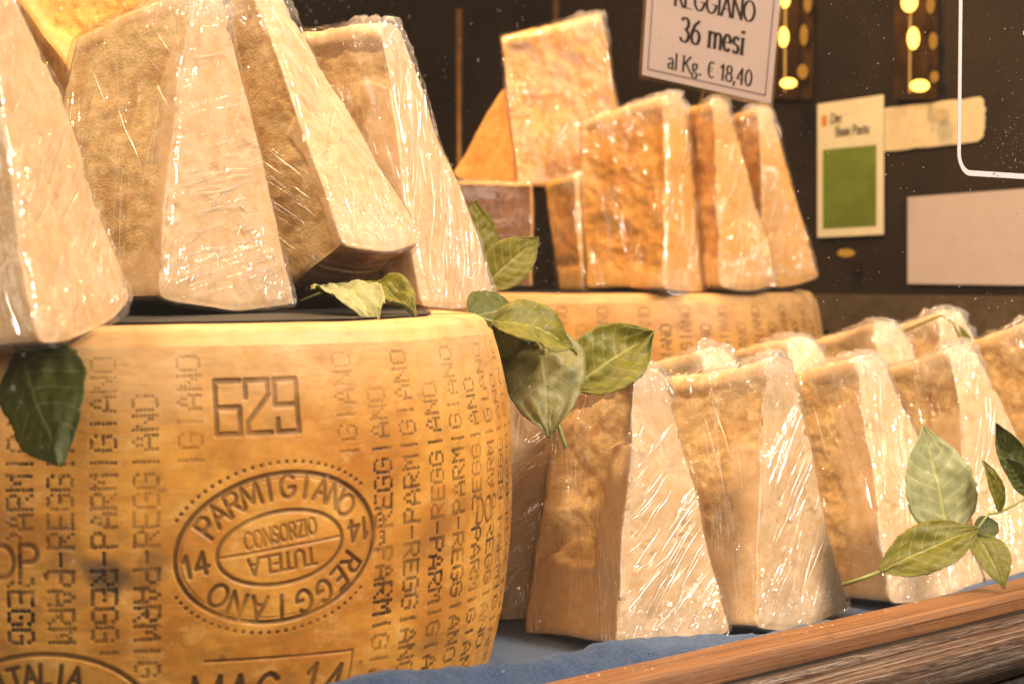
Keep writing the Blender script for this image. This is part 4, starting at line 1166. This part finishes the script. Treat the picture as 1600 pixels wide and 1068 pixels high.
# ------------------------------------------------------------------ mirrored lamp glow behind, brass rods
def strand(xs, label):  # glowing beads on a rod, built in place of lamp reflections
    x0 = xs[0][0]
    p = on_wall(x0, 140, .05)
    t = thing('lamp_strand', p, label, 'lamp', 'lamp strands on the end panel')
    mb = MB(); mb.tube([p + ZV * (-.004), p + ZV * .40], .0022); mb.build('brass_rod', M['brass'], t)  # rod of the stand-in strand, carries the glow beads
    a_, b_ = on_wall(x0 - 22, 150, .004), on_wall(x0 + 45, 150, .004)
    e_ = (b_ - a_) / np.linalg.norm(b_ - a_)
    mb = MB(); mb.slab(a_, e_, -wn, ZV, 0, np.linalg.norm(b_ - a_), 0, .004, -.004, .42); mb.build('backing_plate', M['plate'], t)  # plate added to give the amber glow behind the beads
    for x, y, rx, rz, dim in xs:
        c = on_wall(x, y, .055 if not dim else .02)
        rx *= .85; rz *= .85
        mb = MB(); mb.lathe(c, [(rx * math.sin(a), -rz * math.cos(a)) for a in np.linspace(.02, math.pi - .02, 9)], 14)
        mb.build('bulb', M['bulb_dim' if dim else 'bulb'], t, True)
strand([(1226, 0, .008, .012, 0), (1224, 58, .008, .0150, 0), (1232, 130, .0125, .0075, 0), (1256, 55, .006, .016, 1), (1254, 112, .008, .011, 1), (1262, 5, .006, .014, 1)],
       'strand of glowing amber bulbs right beside the price sign')
strand([(1421, 4, .0115, .0135, 0), (1427, 60, .0085, .0155, 0), (1437, 134, .0135, .0085, 0), (1458, 64, .006, .012, 1), (1460, 120, .006, .008, 1), (1454, 8, .006, .012, 1)],
       'strand of glowing amber bulbs above the masking tape')
p = on_wall(1322, 395, .03)
mb = MB(); mb.lathe(p, [(.011 * math.sin(a), -.005 * math.cos(a)) for a in np.linspace(.02, math.pi - .02, 9)], 14)
o = mb.build('bulb', M['bulb_dim'], None, True); tag(o, 'small dim amber light just below the green card', 'lamp')
for x, y0, y1, Y, r, lab in ((717, 215, 15, 2.35, .0050, 'dull brass upright rod in the dark beside the leaning wedge'), (869, 60, -60, 2.35, .0050, 'brass upright rod behind the highest golden wedge')):
    a = at(x, y0, Y); b = at(x, y1, Y)
    mb = MB(); mb.tube([np.array([a[0], a[1], .0]), b], r, 14)
    o = mb.build('brass_rod', M['plate'], None, True); tag(o, lab, 'rod')

# ------------------------------------------------------------------ leaves
def leaf(parent, base, tip, width, normal, bend=0., fold=.25, wave=.0, under=0., m='leaf', curl=0., seed=0, shape=.85, stem=0.):
    base, tip = np.array(base), np.array(tip)
    d = tip - base; Ln = np.linalg.norm(d); d /= Ln
    nrm = np.array(normal, float); nrm -= d * (nrm @ d); nrm /= np.linalg.norm(nrm)
    sid = np.cross(nrm, d)
    nt_l, ns_l = 40, 24
    t = np.linspace(0, 1, nt_l); s = np.linspace(-1, 1, ns_l + 1)
    Tt, Ss = np.meshgrid(t, s, indexing='ij')
    wv = np.sin(math.pi * Tt ** shape) ** .75
    wv = wv * (1 - .35 * sstep(.75, 1., Tt)) + .004
    hwid = width / 2 * wv
    q = np.stack([Tt * 3, Ss * 1.5, 0 * Tt + seed], -1).reshape(-1, 3)
    n1 = fbm(q, 3).reshape(Tt.shape); n2 = fbm(q * 3.3, 2).reshape(Tt.shape)
    jag = 1 + .05 * fbm(np.stack([Tt * 22, np.sign(Ss) * 3, 0 * Tt + seed], -1).reshape(-1, 3), 2).reshape(Tt.shape)
    x = Ss * hwid * jag * (1 - .08 * np.abs(Ss) * fold)
    zz = bend * Ln * 4 * Tt * (1 - Tt) + fold * hwid * np.abs(Ss) ** 1.3 + wave * Ln * (n1 * .9 + np.sin(Tt * 13 + seed * 2 + Ss) * np.abs(Ss) * .25) + curl * Ln * Tt ** 3 + .010 * Ln * n2
    lat = np.abs(((Tt - .20 * np.abs(Ss) ** 1.25) * 8) % 1 - .5)
    zz = zz - .0006 * sstep(.16, .0, lat) * (np.abs(Ss) < .95) - .0009 * sstep(.09, 0., np.abs(Ss))
    v = base + d * (Tt * Ln)[..., None] + sid * x[..., None] + nrm * zz[..., None]
    v = v.reshape(-1, 3)
    idx = np.arange(v.shape[0]).reshape(nt_l, -1)
    f = np.stack([idx[:-1, :-1], idx[1:, :-1], idx[1:, 1:], idx[:-1, 1:]], -1).reshape(-1, 4)
    nr = vnormals(v, [f])
    th = .0004
    n_ = len(v)
    V2 = np.concatenate([v + nr * th / 2, v - nr * th / 2])
    rim = np.concatenate([idx[0, :], idx[1:, -1], idx[-1, -2::-1], idx[-2:0:-1, 0]])
    rn = np.roll(rim, -1)
    fr_ = np.stack([rim, rn, rn + n_, rim + n_], -1)
    me = mesh_np('leaf', V2 - np.array(parent.location), [f, f[:, ::-1] + n_, fr_])
    uv = np.stack([Tt, Ss, 0 * Tt], -1).reshape(-1, 3)
    # which side is turned out: the paler underside or the glossy top
    u1 = uv.copy(); u2 = uv.copy()
    up_side = (nr @ nrm).mean() > 0
    u1[:, 2] = under if up_side else 1 - under; u2[:, 2] = 1 - u1[:, 2]
    off = np.array([seed * 3., 0, 0]) * 0
    attr(me, 'leafuv', np.concatenate([u1 + off, u2 + off]))
    o = obj('leaf', me, M[m], parent)
    return o

def stem(parent, pts, r=.0011, name='stem'):
    mb = MB(); mb.tube(pts, r); return mb.build(name, M['stem'], parent, True)

CAMD = np.array([0, -1, .1])
# sprig draped off the big wheel's rim
g1 = thing('leaf_sprig', at(768, 505, 1.06), 'leafy sprig draped over the right rim of the stamped wheel', 'leaves')
leaf(g1, at(842, 508, 1.09), at(858, 684, 1.06), .054, (.12, -1, .45), .03, -.12, .055, 0., 'leaf_dry', seed=1, shape=.62)
leaf(g1, at(768, 503, 1.05), at(910, 540, 1.07), .040, (.05, -.85, 1), .08, .2, .06, 0., 'leaf', seed=2, curl=-.12)
leaf(g1, at(735, 494, 1.07), at(850, 506, 1.12), .050, (.05, -.75, .8), .12, -.2, .05, 0., 'leaf_dark', seed=3, curl=-.10)
leaf(g1, at(770, 505, 1.06), at(800, 560, 1.07), .020, (.2, -1, .4), .04, .3, .05, 0., 'leaf', seed=21)
leaf(g1, at(893, 606, 1.115), at(1018, 526, 1.14), .046, (.1, -1, .55), .05, .30, .07, 0., 'leaf', seed=4, curl=.10)
stem(g1, [at(655, 492, 1.06), at(735, 491, 1.055), at(770, 503, 1.05), at(800, 515, 1.075), at(846, 516, 1.08)], .0010)
stem(g1, [at(846, 516, 1.08), at(862, 600, 1.082), at(868, 650, 1.080), at(884, 698, 1.06)], .0013)
stem(g1, [at(862, 600, 1.082), at(880, 604, 1.10), at(893, 606, 1.115)], .0009)
# leaves behind the streaked wedge
g2 = thing('leaf_sprig', at(760, 448, 1.29), 'two yellow-green leaves sticking out behind the streaked wedge', 'leaves')
leaf(g2, at(752, 428, 1.29), at(742, 312, 1.29), .032, (.25, -1, .2), .03, -.25, .03, 0., 'leaf', seed=5, shape=.75)
leaf(g2, at(752, 450, 1.285), at(842, 371, 1.29), .035, (.15, -1, .5), .03, .2, .02, 0., 'leaf', seed=6)
stem(g2, [at(748, 470, 1.28), at(752, 448, 1.287), at(752, 428, 1.291)], .001)
# leaves tucked under the tilted wedge
g3 = thing('leaf_sprig', at(520, 470, 1.02), 'pale leaf and green leaf tucked under the tilted wedge', 'leaves')
leaf(g3, at(512, 452, 1.05), at(592, 505, .94), .036, (.1, -.6, 1), .06, .25, .04, 1., 'leaf', seed=7, shape=.75)
leaf(g3, at(585, 442, 1.03), at(650, 492, .985), .022, (.1, -.9, .7), .05, .5, .08, 0., 'leaf', seed=8)
stem(g3, [at(470, 470, 1.06), at(512, 453, 1.05)], .0009)
stem(g3, [at(560, 440, 1.06), at(585, 442, 1.03)], .0009)
# leaf hanging in front at the left
g4 = thing('leaf_sprig', at(30, 540, .80), 'dark leaf hanging over the wheel rim under the blurred wedge', 'leaves')
leaf(g4, at(28, 528, .81), at(104, 730, .775), .047, (-.30, -1, -.12), .04, -.3, .06, 0., 'leaf_dark', seed=9, shape=.8, curl=.06)
stem(g4, [at(-5, 520, .83), at(28, 528, .81)], .001)
# sprig at the right, pale underside of one leaf turned out
g5 = thing('leaf_sprig', at(1520, 830, 1.15), 'sprig with one big pale veined leaf leaning on the sill row', 'leaves')
leaf(g5, at(1482, 836, 1.155), at(1442, 664, 1.165), .055, (.35, -1, .40), .02, .10, .03, 1., 'leaf', seed=10, shape=.72)
leaf(g5, at(1374, 893, 1.13), at(1530, 824, 1.15), .034, (.1, -1, .75), .04, .16, .035, 0., 'leaf', seed=11, shape=.95)
leaf(g5, at(1524, 832, 1.15), at(1570, 918, 1.13), .026, (.3, -1, .4), .05, .3, .03, 0., 'leaf', seed=12)
leaf(g5, at(1522, 832, 1.15), at(1560, 818, 1.16), .016, (-.1, -1, .6), .05, .3, .03, 0., 'leaf_dark', seed=13)
leaf(g5, at(1562, 800, 1.16), at(1535, 718, 1.16), .0125, (.5, -1, .1), .06, .5, .03, 0., 'leaf', seed=14)
leaf(g5, at(1612, 770, 1.19), at(1556, 660, 1.20), .020, (-.4, -1, .3), -.10, .4, .05, 0., 'leaf_dark', seed=15)
leaf(g5, at(1615, 775, 1.19), at(1572, 715, 1.18), .016, (-.2, -1, .5), -.08, .3, .04, 0., 'leaf_dark', seed=16)
leaf(g5, at(1505, 842, 1.17), at(1402, 838, 1.17), .016, (0, -1, .6), .05, .3, .03, 0., 'leaf_dark', seed=17)
stem(g5, [at(1316, 913, 1.125), at(1345, 904, 1.127), at(1374, 893, 1.13)], .0013)
stem(g5, [at(1374, 893, 1.1315), at(1450, 862, 1.143), at(1524, 830, 1.1515), at(1545, 802, 1.155), at(1562, 800, 1.16), at(1600, 780, 1.19), at(1614, 772, 1.19)], .0009)
stem(g5, [at(1482, 836, 1.155), at(1505, 838, 1.155), at(1524, 831, 1.152)], .0009)
# thin leaf on the far wedge
g6 = thing('leaf_sprig', at(1510, 545, 1.68), 'narrow leaf and tendril on the farthest back-row wedge', 'leaves')
leaf(g6, at(1516, 550, 1.69), at(1498, 508, 1.69), .010, (.3, -1, .3), .05, .3, .03, 0., 'leaf', seed=18)
stem(g6, [at(1516, 550, 1.69), at(1500, 528, 1.655), at(1490, 505, 1.645), at(1472, 492, 1.66), at(1440, 505, 1.68), at(1405, 520, 1.70)], .0011)

# crumbs fallen from the wedges
cr_ = random.Random(12)
mb = MB()
for k in range(150):
    t_, o_ = cr_.uniform(-.05, .40), cr_.uniform(.003, .018)
    c = win(t_, o_, .0204); r = cr_.uniform(.0002, .0007)
    v = [c + np.array([cr_.gauss(0, r), cr_.gauss(0, r), cr_.uniform(0, r * .6)]) for _ in range(3)] + [c + ZV * r * 1.2]
    mb.add(v, f3=[(0, 1, 3), (1, 2, 3), (2, 0, 3), (0, 2, 1)])
o = mb.build('crumbs', m_plain('cheese_crumb', (.74, .55, .33), .8))
tag(o, 'tiny pale cheese crumbs scattered on the wooden sill', 'crumbs', kind='stuff')
